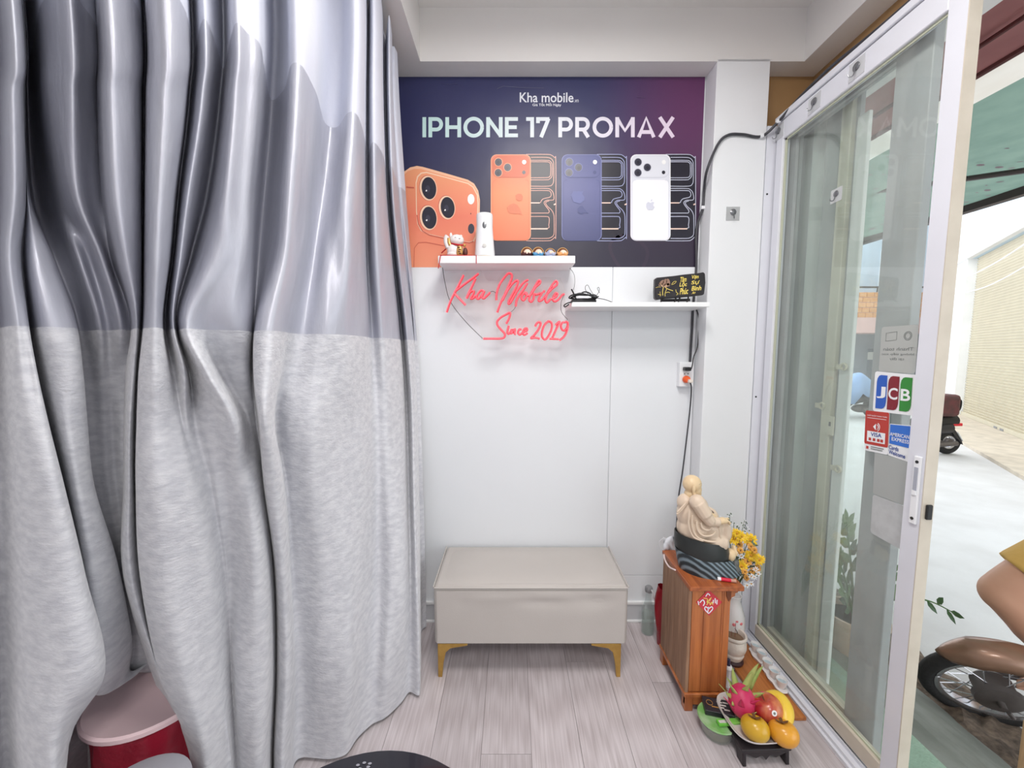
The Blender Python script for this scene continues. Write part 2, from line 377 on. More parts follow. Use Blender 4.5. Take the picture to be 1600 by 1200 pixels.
R_ = [
 ([140,142,150,168,200,196,193,192,192,236,292], -.10),
 ([150,152,158,174,204,198,195,194,193,243,298], -.05),
 ([162,166,174,190,209,203,200,199,200,246,300], [.05,.05,.05,.04,.01,.0,.0,.0,.0,.0,.0]),
 ([190,195,200,205,214,210,206,205,210,250,304], [.04,.04,.04,.04,.03,.01,0,0,0,0,0]),
 ([216,218,219,220,220,214,211,211,218,250,306], [-.0,-.0,-.0,-.0,-.01,-.03,-.04,-.04,-.03,-.02,-.02]),
 ([224,225,223,222,222,216,213,212,219,249,303], [-.10,-.10,-.10,-.08,-.04,-.03,-.03,-.02,-.02,-.0,-.0]),
 ([230,231,229,228,226,219,216,215,222,251,303], [.03,.03,.03,.03,.03,.03,.03,.03,.03,.03,.03]),
 ([258,258,250,245,241,240,240,243,258,284,322], [.07,.07,.07,.07,.06,.06,.05,.06,.06,.07,.07]),
 ([290,288,272,264,253,262,268,280,300,320,348], [.02,.02,.02,.02,.03,.03,.03,.05,.05,.06,.06]),
 ([299,296,279,270,257,268,280,300,322,338,358], [-.08,-.08,-.08,-.08,-.06,-.01,.02,.04,.05,.05,.05]),
 ([311,308,287,275,263,276,285,312,335,345,362], [-.0,-.0,-.0,-.0,-.02,-.01,.01,.03,.04,.04,.05]),
 ([322,319,297,284,270,288,293,320,342,350,366], [.02,.02,.02,.02,.03,.04,.01,.02,.02,.03,.03]),
 ([340,334,312,294,274,294,305,330,350,358,370], [-.05,-.05,-.05,-.06,-.04,-.05,-.01,.01,.0,.01,.02]),
 ([349,345,325,300,276,298,318,338,356,362,372], [-.09,-.09,-.10,-.09,-.05,-.04,.01,.02,.0,.0,.02]),
 ([358,354,338,315,281,309,338,352,362,366,374], [.0,.0,.0,.0,.01,.02,.04,.02,.0,.02,.03]),
 ([368,365,352,334,292,324,366,370,372,374,380], [.05,.05,.05,.04,.04,.075,.085,.04,.02,.05,.05]),
 ([386,384,374,364,322,344,384,390,396,400,400], [.04,.04,.04,.04,.02,-.03,-.01,.05,.07,.08,.08]),
 ([404,402,390,385,360,366,392,404,416,420,416], [.03,.03,.03,.03,.03,-.02,-.03,.03,.06,.07,.07]),
 ([412,410,397,394,388,386,398,412,426,430,425], [-.03,-.03,-.03,-.03,.01,-.02,-.05,-.02,-.0,-.01,-.01]),
 ([428,424,412,404,397,394,402,415,429,432,427], [-.13,-.13,-.13,-.12,-.08,-.08,-.05,-.05,-.05,-.05,-.05]),
 ([446,444,434,424,399,396,404,412,430,432,427], [-.06,-.06,-.06,-.05,-.03,.0,.03,.0,-.01,-.02,-.02]),
 ([453,452,442,432,404,399,407,416,434,437,431], [.03,.03,.03,.03,.04,.06,.10,.06,.05,.04,.04]),
 ([470,468,458,448,426,420,417,430,444,448,441], [.06,.06,.06,.06,.07,.09,.115,.08,.07,.07,.07]),
 ([490,486,476,466,446,436,428,442,452,458,452], [.03,.03,.03,.03,.04,.04,.06,.05,.04,.05,.05]),
 ([499,496,486,474,456,442,431,446,456,462,460], [-.0,-.0,-.0,-.0,-.0,-.03,-.06,-.03,-.02,-.0,-.0]),
 ([512,510,500,490,474,462,452,458,472,474,472], [-.05,-.05,-.05,-.04,-.02,-.02,-.01,-.01,.0,.0,.0]),
 ([534,530,518,508,498,492,486,488,500,496,492], [-.04,-.04,-.03,-.0,.01,.01,.02,.02,.02,.02,.01]),
 ([548,545,535,525,518,515,512,512,520,520,516], [.03,.03,.03,.02,.03,.02,.02,.02,.02,.03,.02]),
 ([562,560,556,548,548,545,542,542,546,546,540], [.05,.05,.05,.05,.04,.03,.01,.01,.02,.03,.02]),
 ([572,571,570,570,573,570,566,566,566,564,556], [-.0,-.0,-.0,-.0,-.0,-.0,-.0,-.0,-.0,.0,.0]),
 ([574,573,573,574,580,584,586,588,590,586,576], [-.06,-.06,-.06,-.06,-.04,-.03,-.02,-.02,-.02,-.0,-.0]),
 ([582,582,584,588,596,602,606,608,610,604,598], [.03,.03,.03,.03,.03,.03,.03,.03,.03,.03,.0]),
 ([596,597,602,610,620,626,629,630,632,628,622], [.03,.03,.03,.03,.03,.03,.03,.05,.05,.02,.0]),
 ([600,601,606,614,625,632,636,638,641,640,636], [-.06,-.06,-.06,-.06,-.06,-.04,-.02,.0,.02,.0,.0]),
 ([607,608,613,622,633,640,644,646,650,653,650], [.04,.04,.04,.04,.04,.04,.04,.05,.05,.02,.02]),
 ([612,613,620,630,642,647,650,652,655,657,655], [.03,.03,.03,.03,.03,.03,.04,.05,.05,.02,.02]),
 ([612,614,623,633,645,650,653,655,657,658,656], [-.02,-.02,-.02,-.02,-.02,-.03,-.04,-.05,-.08,-.10,-.08]),
 ([615,618,628,637,646,650,653,655,657,658,656], [.0,.0,.0,.0,.0,-.06,-.09,-.12,-.2,-.28,-.28]),
 ([618,624,634,642,649,655,658,661,665,667,668], [.0,.0,-.0,-.02,-.04,-.06,-.08,-.10,-.20,-.26,-.20]),
 ([612,616,626,634,640,644,648,650,652,652,652], [-.03,-.03,-.04,-.04,-.04,-.06,-.08,-.12,-.22,-.30,-.24]),
]
R_ = [(c[0], [o*1.75 for o in c[1]]) if 25 <= i < len(R_)-5 else c for i, c in enumerate(R_)]
cur = curtain('curtain', R_, 'pleated silver grey curtain panel with knotted gather, right of the round tub')
lowA = [0,150,300,400,500,580,660,760,900,1050,1200]
bY = [0,150,300,400,500,580,660,760,900,1030,1085]; cY = [0,150,300,400,500,580,660,760,880,1000,1050]
L_ = [
 ([-330]*11, 0), ([-270]*11, .05), ([-210]*11, -.04), ([-150]*11, .05), ([-95]*11, -.04),
 ([-55,-55,-55,-55,-50,-50,-50,-50,-40,-35,-30], .04),
 ([-14,-13,-12,-12,-10,-8,-6,-2,2,6,12], -.02),
 ([12,13,15,8,18,24,30,38,44,48,44], .05),
 ([28,30,32,24,34,46,60,80,100,120,82], [.04,.04,.04,.04,.05,.05,.06,.07,.07,.08,.08]),
 ([33,36,40,34,44,58,76,101,134,164,104], [.0,.0,.0,.0,.03,.04,.04,.04,.04,.04,.03]),
 ([34,37,41,36,44,56,72,95,125,150,92], [-.03,-.03,-.03,-.02,-.03,-.03,-.04,-.05,-.06,-.06,-.06], [0,150,300,400,500,580,660,760,900,1050,1150]),
 ([35,38,42,48,64,80,96,114,138,150,110], [-.03,-.03,-.02,.02,.03,.02,.02,.01,-.01,-.03,-.04], bY),
 ([36,39,43,68,98,112,120,134,164,176,160], [-.04,-.04,-.02,.01,.02,.02,.01,-.0,-.02,-.04,-.06], bY),
 ([37,40,46,82,118,130,137,148,184,205,200], [-.08,-.08,-.05,-.02,-.01,-.01,-.02,-.03,-.05,-.08,-.10], cY),
 ([38,43,52,80,113,124,131,141,172,205,205], [-.17,-.17,-.15,-.09,-.08,-.08,-.08,-.09,-.10,-.12,-.14], cY),
 ([50,58,74,104,128,140,146,156,182,215,218], [-.10,-.10,-.11,-.09,-.10,-.10,-.10,-.10,-.11,-.12,-.14], cY),
 ([62,68,84,122,152,158,162,170,190,225,230], [-.03,-.03,-.08,-.04,-.05,-.09,-.10,-.10,-.11,-.12,-.14], cY),
 ([88,92,104,140,168,172,176,182,200,232,238], [.01,.01,-.01,-.07,-.07,-.10,-.11,-.11,-.11,-.12,-.14], cY),
 ([110,114,120,158,186,186,188,192,208,240,246], [.03,.03,.02,.01,-.02,-.10,-.10,-.10,-.11,-.12,-.14], cY),
 ([126,128,140,170,198,198,198,202,216,248,256], [-.01,-.01,-.02,-.06,-.05,-.10,-.10,-.10,-.11,-.12,-.14], cY),
 ([146,148,160,184,208,208,208,212,226,258,266], [-.05,-.05,-.06,-.06,-.07,-.10,-.10,-.10,-.11,-.12,-.14], cY),
 ([158,160,172,196,216,216,216,220,236,268,280], [-.12,-.12,-.12,-.12,-.12,-.12,-.12,-.12,-.13,-.14,-.15], cY),
]
curtain('curtain', L_, 'leftmost silver grey curtain panel, lifted over the round tub')
t = thing('curtain_rail', (-.5, 1, SOF), 'slim metal curtain rail fixed under the ceiling border', 'curtain rail')
path = [Vector((-.49, 1.735, 2.45)), Vector((-.47, 1.45, 2.45)), Vector((-.47, 1.15, 2.45)), Vector((-.55, .97, 2.45)), Vector((-.72, .87, 2.45)), Vector((-1.05, .80, 2.45)), Vector((-1.7, .76, 2.45))]
MB().tube(cr(path, 8), .009, 8).build('rail', MATS['alu'], t)
for p in path[1:-1:2]: MB().tube([p, p+Vector((0, 0, SOF-2.45))], .006, 6).build('bracket', MATS['alu'], t)
# ------------------------------------------------------------------ ottoman
xa, xb, ya, yb, z0, z1 = -.307, .455, 1.42, 1.735, .142, .385
t = thing('ottoman', (.07, 1.58, 0), 'beige leather ottoman bench on brass legs against the white wall', 'ottoman')
q = MB(); q.box(xa, xb, ya, yb, z0, z1); b = q.build('body', MATS['leather'], t, angle=50, bevel=.016, seg=4)
# soft lid: slightly crowned
G = []
for j in range(13):
    row = []
    for i in range(25):
        s = i/24; r = j/12; e = min(1, 6*min(s, 1-s))*min(1, 5*min(r, 1-r)); e = e*(2-e)
        row.append(Vector((xa+.006+(xb-xa-.012)*s, ya+.006+(yb-ya-.012)*r, z1-.006+.014*e+.002*math.sin(9*s)*e)))
    G.append(row)
MB().grid(G).build('cushion_top', MATS['leather'], t, angle=180)
def dent(s, r):
    d = .0
    for cs_, cr_, ws, wr, a in ((.62, .93, .10, .10, .005), (.86, .80, .10, .10, -.006), (.55, .78, .12, .07, -.005), (.30, .86, .16, .10, .003), (.12, .80, .06, .12, -.003), (.72, .55, .2, .2, .003)): d += a*math.exp(-((s-cs_)/ws)**2-((r-cr_)/wr)**2)
    return d*min(1, 8*min(s, 1-s))*min(1, 8*min(r, 1-r))
MB().grid([[Vector((xa+.014+(xb-xa-.028)*i/48, ya-.0045-dent(i/48, j/20), z0+.012+(z1-z0-.026)*j/20)) for i in range(49)] for j in range(21)]).build('front_cover', MATS['leather'], t, angle=180)
sm = MB().tube([(xa+.004, ya-.001, z1-.004), (xb-.004, ya-.001, z1-.004)], .0028, 6).tube([(xa, ya+.004, z1-.004), (xa, yb, z1-.004)], .0028, 6).tube([(xb, ya+.004, z1-.004), (xb, yb, z1-.004)], .0028, 6)
sm.parts('piping', MATS['leather'], t)
def leg_poly(sx):  # L-shaped flared bracket leg
    return [(0, 0), (0, .142), (.118*sx, .142), (.118*sx, .134), (.05*sx, .122), (.032*sx, .105), (.022*sx, .06), (.016*sx, 0)]
for cx, sx in ((xa+.012, 1), (xb-.022, -1)):
    for cy in (ya+.008, yb-.02):
        MB().poly([(cx+a, cy, b) for a, b in leg_poly(sx)], (0, .012, 0)).build('leg', MATS['gold'], t, angle=30, bevel=.001, seg=1)
# ------------------------------------------------------------------ poster on the back wall
PT, PB = 2.467, 1.67; PXL, PXR = -1.0, .826
post = thing('poster', ((PXL+PXR)/2, D, PB), 'large dark navy phone advertising poster covering the upper white wall', 'poster')
def poster_mat():
    m = bpy.data.materials.new('poster_print'); m.use_nodes = True; nt = m.node_tree; N = nt.nodes; L = nt.links; p = N['Principled BSDF']
    p.inputs['Roughness'].default_value = .38; p.inputs['Specular IOR Level'].default_value = .5
    g = N.new('ShaderNodeNewGeometry'); s = N.new('ShaderNodeSeparateXYZ'); L.new(g.outputs['Position'], s.inputs[0])
    def mr(src, a, b):
        n = N.new('ShaderNodeMapRange'); n.interpolation_type = 'SMOOTHSTEP'; n.inputs[1].default_value = a; n.inputs[2].default_value = b; L.new(s.outputs[src], n.inputs[0]); return n
    def mx(f, a, b):
        n = N.new('ShaderNodeMix'); n.data_type = 'RGBA'
        L.new(f, n.inputs[0])
        for k, c in ((6, a), (7, b)):
            if isinstance(c, tuple): n.inputs[k].default_value = lin(c)
            else: L.new(c, n.inputs[k])
        return n.outputs[2]
    zt = mr(2, 1.7, 2.42); low = mx(zt.outputs[0], (46, 44, 62), (54, 57, 100))
    xr = mr(0, .30, .80); top = mx(zt.outputs[0], (52, 44, 62), (106, 58, 102))
    c = mx(xr.outputs[0], low, top); L.new(c, p.inputs['Base Color'])
    nb = N.new('ShaderNodeTexNoise'); nb.inputs['Scale'].default_value = 7; bp = N.new('ShaderNodeBump'); bp.inputs['Strength'].default_value = .12; bp.inputs['Distance'].default_value = .02
    L.new(g.outputs['Position'], nb.inputs['Vector']); L.new(nb.outputs['Fac'], bp.inputs['Height']); L.new(bp.outputs[0], p.inputs['Normal'])
    MATS['poster_print'] = m
poster_mat()
MB().box(PXL, PXR, D-.004, D, PB, PT).build('backing_sheet', MATS['poster_print'], post, angle=0)
def pp(u, v, k=1): return atY(u, v, D-.004-.0005*k)
def pflat(name, px, m, k=1, par=None, label=None): return MB().poly([pp(u, v, k) for u, v in px]).build(name, m if not isinstance(m, str) else MATS[m], par or post, angle=0, label=label)
def pstroke(mb, px, w, k):
    L, R = ribbon2(px, w); b = len(mb.v)
    mb.v += [pp(p.x, p.y, k) for p in L]+[pp(p.x, p.y, k) for p in R]; n = len(px)
    mb.f += [(b+i, b+i+1, b+n+i+1, b+n+i) for i in range(n-1)]
def ellp(cx, cy, rx, ry, n=24, rot=0):
    return [(cx+rx*math.cos(a)*math.cos(rot)-ry*math.sin(a)*math.sin(rot), cy+rx*math.cos(a)*math.sin(rot)+ry*math.sin(a)*math.cos(rot)) for a in [2*math.pi*i/n for i in range(n)]]
mat('print_white', (240, 242, 250), .4); mat('print_dark', (38, 38, 52), .3); mat('print_lens', (58, 58, 74), .3); mat('print_mid', (92, 92, 110), .3)
gradmat('headline', [(0, (206, 240, 236)), (.45, (232, 240, 246)), (1, (240, 222, 242))], 0, pp(660, 200).x, pp(1055, 200).x)
def ptext(name, body, u0, v0, u1, v1, m, bold=0, k=2):
    o = pp(u0, v1, k); q = MB(); text_on(q, body, o, pp(u1, v1, k)-o, pp(u0, v0, k)-o, bold); return q.parts(name, MATS[m], post, angle=0)
def arc(cx, cy, rx, ry, a0, a1, n=14): return [(cx+rx*math.cos(math.radians(a0+(a1-a0)*i/n)), cy+ry*math.sin(math.radians(a0+(a1-a0)*i/n))) for i in range(n+1)]
SW = .19; h_ = SW/2
GL = {'I': (.19, [[(h_, 0), (h_, 1)]]), 'P': (.74, [[(h_, 0), (h_, 1)], [(h_, 1-h_), (.40, 1-h_)]+arc(.40, .645, .245, .26, 90, -90)+[(.40, .385), (h_, .385)]]),
      'H': (.80, [[(h_, 0), (h_, 1)], [(.80-h_, 0), (.80-h_, 1)], [(h_, .5), (.8-h_, .5)]]), 'O': (1.04, [arc(.52, .5, .52-h_, .52-h_, 0, 360, 32)]),
      'N': (.83, [[(h_, 0), (h_, 1)], [(.83-h_, 0), (.83-h_, 1)], [(h_, .93), (.83-h_, .07)]]), 'E': (.66, [[(h_, 0), (h_, 1)], [(h_, h_), (.66, h_)], [(h_, .5), (.60, .5)], [(h_, 1-h_), (.66, 1-h_)]]),
      '1': (.40, [[(.40-h_, 0), (.40-h_, 1)], [(.0, 1-h_), (.40-h_, 1-h_)]]), '7': (.70, [[(0, 1-h_), (.66, 1-h_)], [(.62, .93), (.24, 0)], [(h_*.9, .70), (h_*.9, 1)]]),
      'R': (.76, [[(h_, 0), (h_, 1)], [(h_, 1-h_), (.40, 1-h_)]+arc(.40, .645, .245, .26, 90, -90)+[(.40, .385), (h_, .385)], [(.42, .38), (.66, 0)]]),
      'M': (.98, [[(h_, 0), (h_, 1)], [(.98-h_, 0), (.98-h_, 1)], [(h_, .93), (.49, .33), (.98-h_, .93)]]), 'A': (.94, [[(.09, 0), (.47, .96), (.85, 0)], [(.24, .26), (.70, .26)]]), 'X': (.88, [[(.10, 0), (.78, 1)], [(.10, 1), (.78, 0)]])}
msg = 'IPHONE 17 PROMAX'; adv = []; xx = 0
for ch in msg:
    adv.append(xx); xx += (.30 if ch == ' ' else GL[ch][0]+.115)
kx = 395/(xx-.115)
hl = None
for ch, a in zip(msg, adv):
    if ch == ' ': continue
    q = MB()
    for i_, st in enumerate(GL[ch][1]): pstroke(q, [(660+(a+x_)*kx, 214.5-y_*31.5) for x_, y_ in st], SW*kx, 2+.1*i_)
    q.build('headline_letter', MATS['headline'], post, angle=0)
ptext('logo_lettering', 'Kha mobile', 812, 144.5, 896, 160, 'print_white', .012)
ptext('logo_suffix', '.vn', 897, 155.5, 904, 160, 'print_white', .0)
ptext('slogan_lettering', 'Gi\u00e1 T\u1ed1t M\u1ed7i Ng\u00e0y', 832, 160.5, 877, 167, 'print_white', .012)
# three phones with bare metal shells behind
def k6(x, y): return (750+x/6.667, 230+y/6.667)
SH = [[(480,75),(700,75),(745,84),(778,112),(790,160),(790,890),(778,935),(745,966),(700,975),(480,975)],
      [(530,106),(690,106),(735,116),(758,140),(767,180),(767,340),(755,385),(715,406),(530,406)],
      [(530,137),(695,137),(730,146),(750,172),(752,200),(752,280),(744,312),(720,334),(690,340),(530,340)],
      [(530,152),(692,152),(720,160),(735,182),(735,285),(722,308),(695,317),(530,318)],
      [(530,430),(690,430),(730,438),(758,466),(770,510),(768,545),(740,552),(700,552),(675,565),(668,585),(690,620),(720,660),(714,684),(690,686),(530,686)],
      [(530,452),(700,452),(732,464),(742,495),(728,520),(690,530),(655,540),(636,562),(622,580),(530,580)],
      [(720,560),(692,568),(684,585),(705,618),(745,655),(768,700),(772,760),(772,890),(760,925),(730,944),(690,950),(530,950)],
      [(530,722),(690,722),(716,732),(722,760),(716,810),(704,845),(530,850)]]
gradmat('p_orange', [(0, (240, 128, 92)), (.55, (246, 150, 104)), (1, (232, 132, 104))], 2, pp(0, 377).z, pp(0, 241).z)
gradmat('p_blue', [(0, (78, 82, 124)), (.6, (104, 108, 156)), (1, (92, 98, 150))], 2, pp(0, 377).z, pp(0, 241).z)
gradmat('p_silver', [(0, (236, 238, 250)), (1, (226, 228, 236))], 2, pp(0, 377).z, pp(0, 241).z)
mat('p_orange_d', (222, 118, 88), .4); mat('p_blue_d', (82, 88, 136), .4); mat('p_silver_d', (208, 210, 222), .4)
mat('p_orange_l', (248, 176, 140), .4); mat('p_blue_l', (130, 136, 186), .4); mat('p_silver_l', (250, 250, 255), .4)
mat('shell_o', (226, 170, 156), .35); mat('shell_b', (170, 176, 214), .35); mat('shell_s', (206, 210, 228), .35); mat('glow', (246, 214, 200), .35); mat('shell_dark', (34, 33, 46), .35)
mat('crinkle_o', (226, 132, 98), .45); mat('crinkle_b', (112, 118, 168), .45); mat('logo_silver', (216, 218, 232), .4); mat('flash', (250, 250, 250), .3)
for nm, off, A, B_, L3, S_ in (('orange', 0, 'p_orange', 'p_orange_d', 'p_orange_l', 'shell_o'), ('blue', 738, 'p_blue', 'p_blue_d', 'p_blue_l', 'shell_b'), ('silver', 1455, 'p_silver', 'p_silver_d', 'p_silver_l', 'shell_s')):
    def q6(x, y): return k6(x+off, y)
    R6 = lambda x0, y0, x1, y1, r: [q6(x, y) for x, y in rrect(x0, y0, x1, y1, r)]
    sh = pflat('printed_shell', R6(400, 75, 790, 975, 80), 'shell_dark', 1, label='printed hollow metal phone shell beside the %s phone' % nm)
    q = MB()
    for s in SH: pstroke(q, [(p.x, p.y) for p in cr([Vector(q6(*c)+(0,)) for c in s], 3)], 1.05, 2)
    q.parts('outline', MATS[S_], sh, angle=0)
    q = MB(); pstroke(q, [q6(530, 580), q6(622, 580)], 1.8, 3); pstroke(q, [q6(530, 850), q6(704, 850)], 2.0, 3); pstroke(q, [q6(768, 600), q6(790, 590)], 2.0, 3); q.parts('highlight', MATS['glow'], sh, angle=0)
    ph = pflat('printed_phone', R6(112, 75, 530, 975, 62), L3, 4, label='printed %s phone seen from behind' % nm)
    pflat('rim', R6(119, 81, 523, 969, 58), A, 5, ph)
    pflat('camera_plateau', R6(128, 90, 515, 318, 70), B_, 6, ph)
    pflat('camera_face', R6(131, 92, 513, 313, 68), A if nm != 'orange' else 'p_orange_d', 7, ph)
    pflat('glass_back', R6(132, 340, 512, 968, 40), L3 if nm == 'silver' else A, 6, ph); 
    q = MB(); pstroke(q, [q6(x, y) for x, y in rrect(132, 340, 512, 968, 40)], .35, 8); q.build('edge_line', MATS[B_], ph, angle=0)
    for cx, cy in ((192, 155), (288, 210), (190, 265)):
        le = pflat('lens', [q6(x, y) for x, y in ellp(cx, cy, 44, 46)], L3 if nm != 'silver' else 'p_silver_d', 8, ph)
        pflat('lens_glass', [q6(x, y) for x, y in ellp(cx, cy, 37, 39)], 'print_lens', 9, ph); pflat('lens_core', [q6(x, y) for x, y in ellp(cx+2, cy+2, 17, 18)], 'print_dark', 10, ph)
    pflat('flash', [q6(x, y) for x, y in ellp(460, 155, 22, 23)], 'flash', 8, ph); pflat('sensor', [q6(x, y) for x, y in ellp(457, 262, 18, 19)], 'print_dark' if nm != 'blue' else 'p_blue_d', 8, ph)
    if nm == 'orange':
        pflat('peeling_spot', [q6(*c) for c in ((370,505),(395,485),(430,487),(447,515),(440,550),(405,562),(375,545))], 'crinkle_o', 9, ph); pflat('peeling_spot', [q6(*c) for c in ((280,630),(310,600),(350,585),(390,600),(420,650),(440,705),(395,690),(350,695),(300,685))], 'crinkle_o', 9, ph)
    elif nm == 'blue':
        o_ = 738
        pflat('peeling_spot', [k6(*c) for c in ((945,500),(975,460),(1075,460),(1065,485),(1090,520),(1085,555),(1040,590),(975,570))], 'crinkle_b', 9, ph); pflat('peeling_spot', [k6(*c) for c in ((1015,640),(1040,615),(1065,610),(1095,650),(1132,692),(1095,680),(1060,700),(1020,680))], 'p_blue_d', 9, ph)
    else:
        c = [(320,585),(296,575),(278,592),(276,625),(292,655),(308,660),(322,655),(338,660),(354,648),(364,628),(350,615),(350,595),(362,584),(344,575)]
        pflat('apple_emblem', [q6(x, y-5) for x, y in c], 'logo_silver', 9, ph); pflat('emblem_leaf', [q6(*c_) for c_ in ((322,566),(326,550),(340,540),(338,556))], 'logo_silver', 9, ph)
# large phone corner at the left
def k5(x, y): return (620+x/6.667, 240+y/6.667)
F5 = lambda c, n=4: [(p.x, p.y) for p in cr([Vector(k5(*q)+(0,)) for q in c], n, True)]
P5 = lambda c: [k5(*q) for q in c]
gradmat('big_orange', [(0, (246, 158, 122)), (.5, (236, 130, 104)), (1, (246, 168, 124))], 2, pp(0, 418).z, pp(0, 258).z)
mat('big_light', (250, 196, 160), .4); mat('big_edge', (252, 214, 184), .4); mat('big_shade', (206, 100, 82), .4)
big = pflat('printed_phone', P5([(40,220),(80,185),(140,143),(210,128),(270,138),(520,208),(740,272),(805,312),(848,385),(866,480),(862,700),(840,930),(826,1185),(20,1185)]), 'big_light', 3, label='printed close-up corner of an orange phone, cropped by the curtain')
pflat('body_face', P5([(60,240),(110,185),(180,160),(250,160),(520,235),(735,292),(795,330),(838,400),(856,485),(852,700),(830,930),(816,1185),(40,1185)]), 'big_orange', 4, big)
pflat('camera_plateau', P5([(196,300),(212,235),(250,198),(310,190),(520,245),(745,305),(800,345),(845,430),(852,520),(846,720),(828,870),(805,920),(760,935),(520,892),(330,850),(250,805),(212,730),(200,600)]), 'big_edge', 5, big)
pflat('camera_face', P5([(206,310),(222,246),(258,210),(310,202),(520,256),(738,316),(790,352),(834,434),(840,520),(834,715),(816,860),(794,905),(756,918),(520,876),(336,836),(262,792),(224,722),(210,600)]), 'big_orange', 6, big)
q = MB(); pstroke(q, [k5(*c) for c in ((210,640),(226,735),(268,805),(340,848),(520,888),(756,930),(800,914))], 1.6, 7); q.build('plateau_shadow_line', MATS['big_shade'], big, angle=0)
q = MB(); pstroke(q, [k5(*c) for c in ((100,348),(180,356))], 2.0, 7); pstroke(q, [k5(*c) for c in ((178,1185),(182,985),(225,928),(300,922),(520,965),(640,985))], .8, 7); q.parts('antenna_line', MATS['big_shade'], big, angle=0)
for cx, cy, s in ((330, 360, 1.0), (333, 668, 1.0), (525, 562, .95)):
    pflat('lens_ring', P5(ellp(cx-6, cy-2, 92*s, 134*s, 30, -.12)), 'big_shade', 7, big); pflat('lens_ring', P5(ellp(cx-2, cy, 90*s, 130*s, 30, -.12)), 'big_edge', 8, big); pflat('lens_glass', P5(ellp(cx+5, cy, 76*s, 116*s, 30, -.12)), 'print_dark', 9, big)
    pflat('lens_core', P5(ellp(cx-8, cy+8, 24*s, 38*s, 16)), 'print_lens', 10, big); pflat('lens_glint', P5(ellp(cx-22, cy+26, 8, 10, 10, .6)), 'flash', 11, big)
pflat('flash', P5(ellp(773, 475, 36, 54)), 'flash', 7, big); pflat('sensor', P5(ellp(775, 782, 33, 52)), 'print_lens', 7, big); pflat('microphone_hole', P5(ellp(771, 626, 5, 8, 8)), 'print_dark', 7, big)
# faint swirl, paper ridges
mat('swirl', (58, 48, 66), .4); q = MB(); pstroke(q, [(p.x, p.y) for p in cr([Vector(c+(0,)) for c in ((968,418),(955,395),(955,378),(975,368),(1000,378),(1012,395),(1005,418))], 5)], 5, 1); q.build('printed_swirl', MATS['swirl'], post, angle=0)
q = MB()
for c in (((777,139),(786,135),(815,137),(850,138)), ((690,131),(700,132),(715,131)), ((995,152),(1008,153))): q.tube([pp(u, v, 0) for u, v in c], .0016, 6)
q.parts('paper_crease', MATS['poster_print'], post)
q = MB()
for u in (697, 1002): q.tube([pp(u, 122, 0), pp(u, 416, 0)], .0006, 4)
q.parts('paper_seam', MATS['poster_print'], post)
# ------------------------------------------------------------------ shelves
s1 = MB().box(-.302, .258, 1.605, D-.006, 1.656, 1.686).build('wall_shelf', MATS['white_board'], angle=0, bevel=.0015, seg=1); tag(s1, 'upper white floating shelf above the red neon lettering', 'shelf', 'white wall shelves')
s2 = MB().box(.24, .80, 1.575, D-.006, 1.477, 1.496).build('wall_shelf', MATS['white_board'], angle=0, bevel=.0015, seg=1); tag(s2, 'lower white floating shelf holding the black stone plaque', 'shelf', 'white wall shelves')
S1, S2 = 1.686, 1.496
# ------------------------------------------------------------------ neon sign
NY = 1.668
ns = thing('neon_sign', (-.03, NY, 1.35), 'red neon script sign hanging beneath the upper white shelf', 'neon sign')
mat('neon', (250, 96, 108), .4, emit=((255, 70, 84), .85)); mat('neon_side', (214, 22, 40), .4, emit=((230, 10, 30), .25))
def nA(x, y): return (685+x/9.6, 415+y/9.6)
def nB(x, y): return (785+x/9.6, 415+y/9.6)
STA = [[(375,140),(300,290),(235,415),(170,550),(120,700)], [(600,115),(520,180),(400,265),(290,350),(240,405),(300,480),(405,590)],
       [(555,190),(510,290),(460,390),(415,490)], [(425,485),(470,400),(515,375),(532,395),(505,450),(482,485),(510,492),(560,450)],
       [(680,378),(640,368),(592,418),(570,475),(600,495),(650,435),(688,382),(652,465),(678,490),(720,455),(772,400)],
       [(672,1095),(800,1095),(940,1093),(988,1072),(994,1022),(930,950),(885,890),(882,835),(930,780),(1000,738),(1075,705),(1060,790),(1015,870)]]
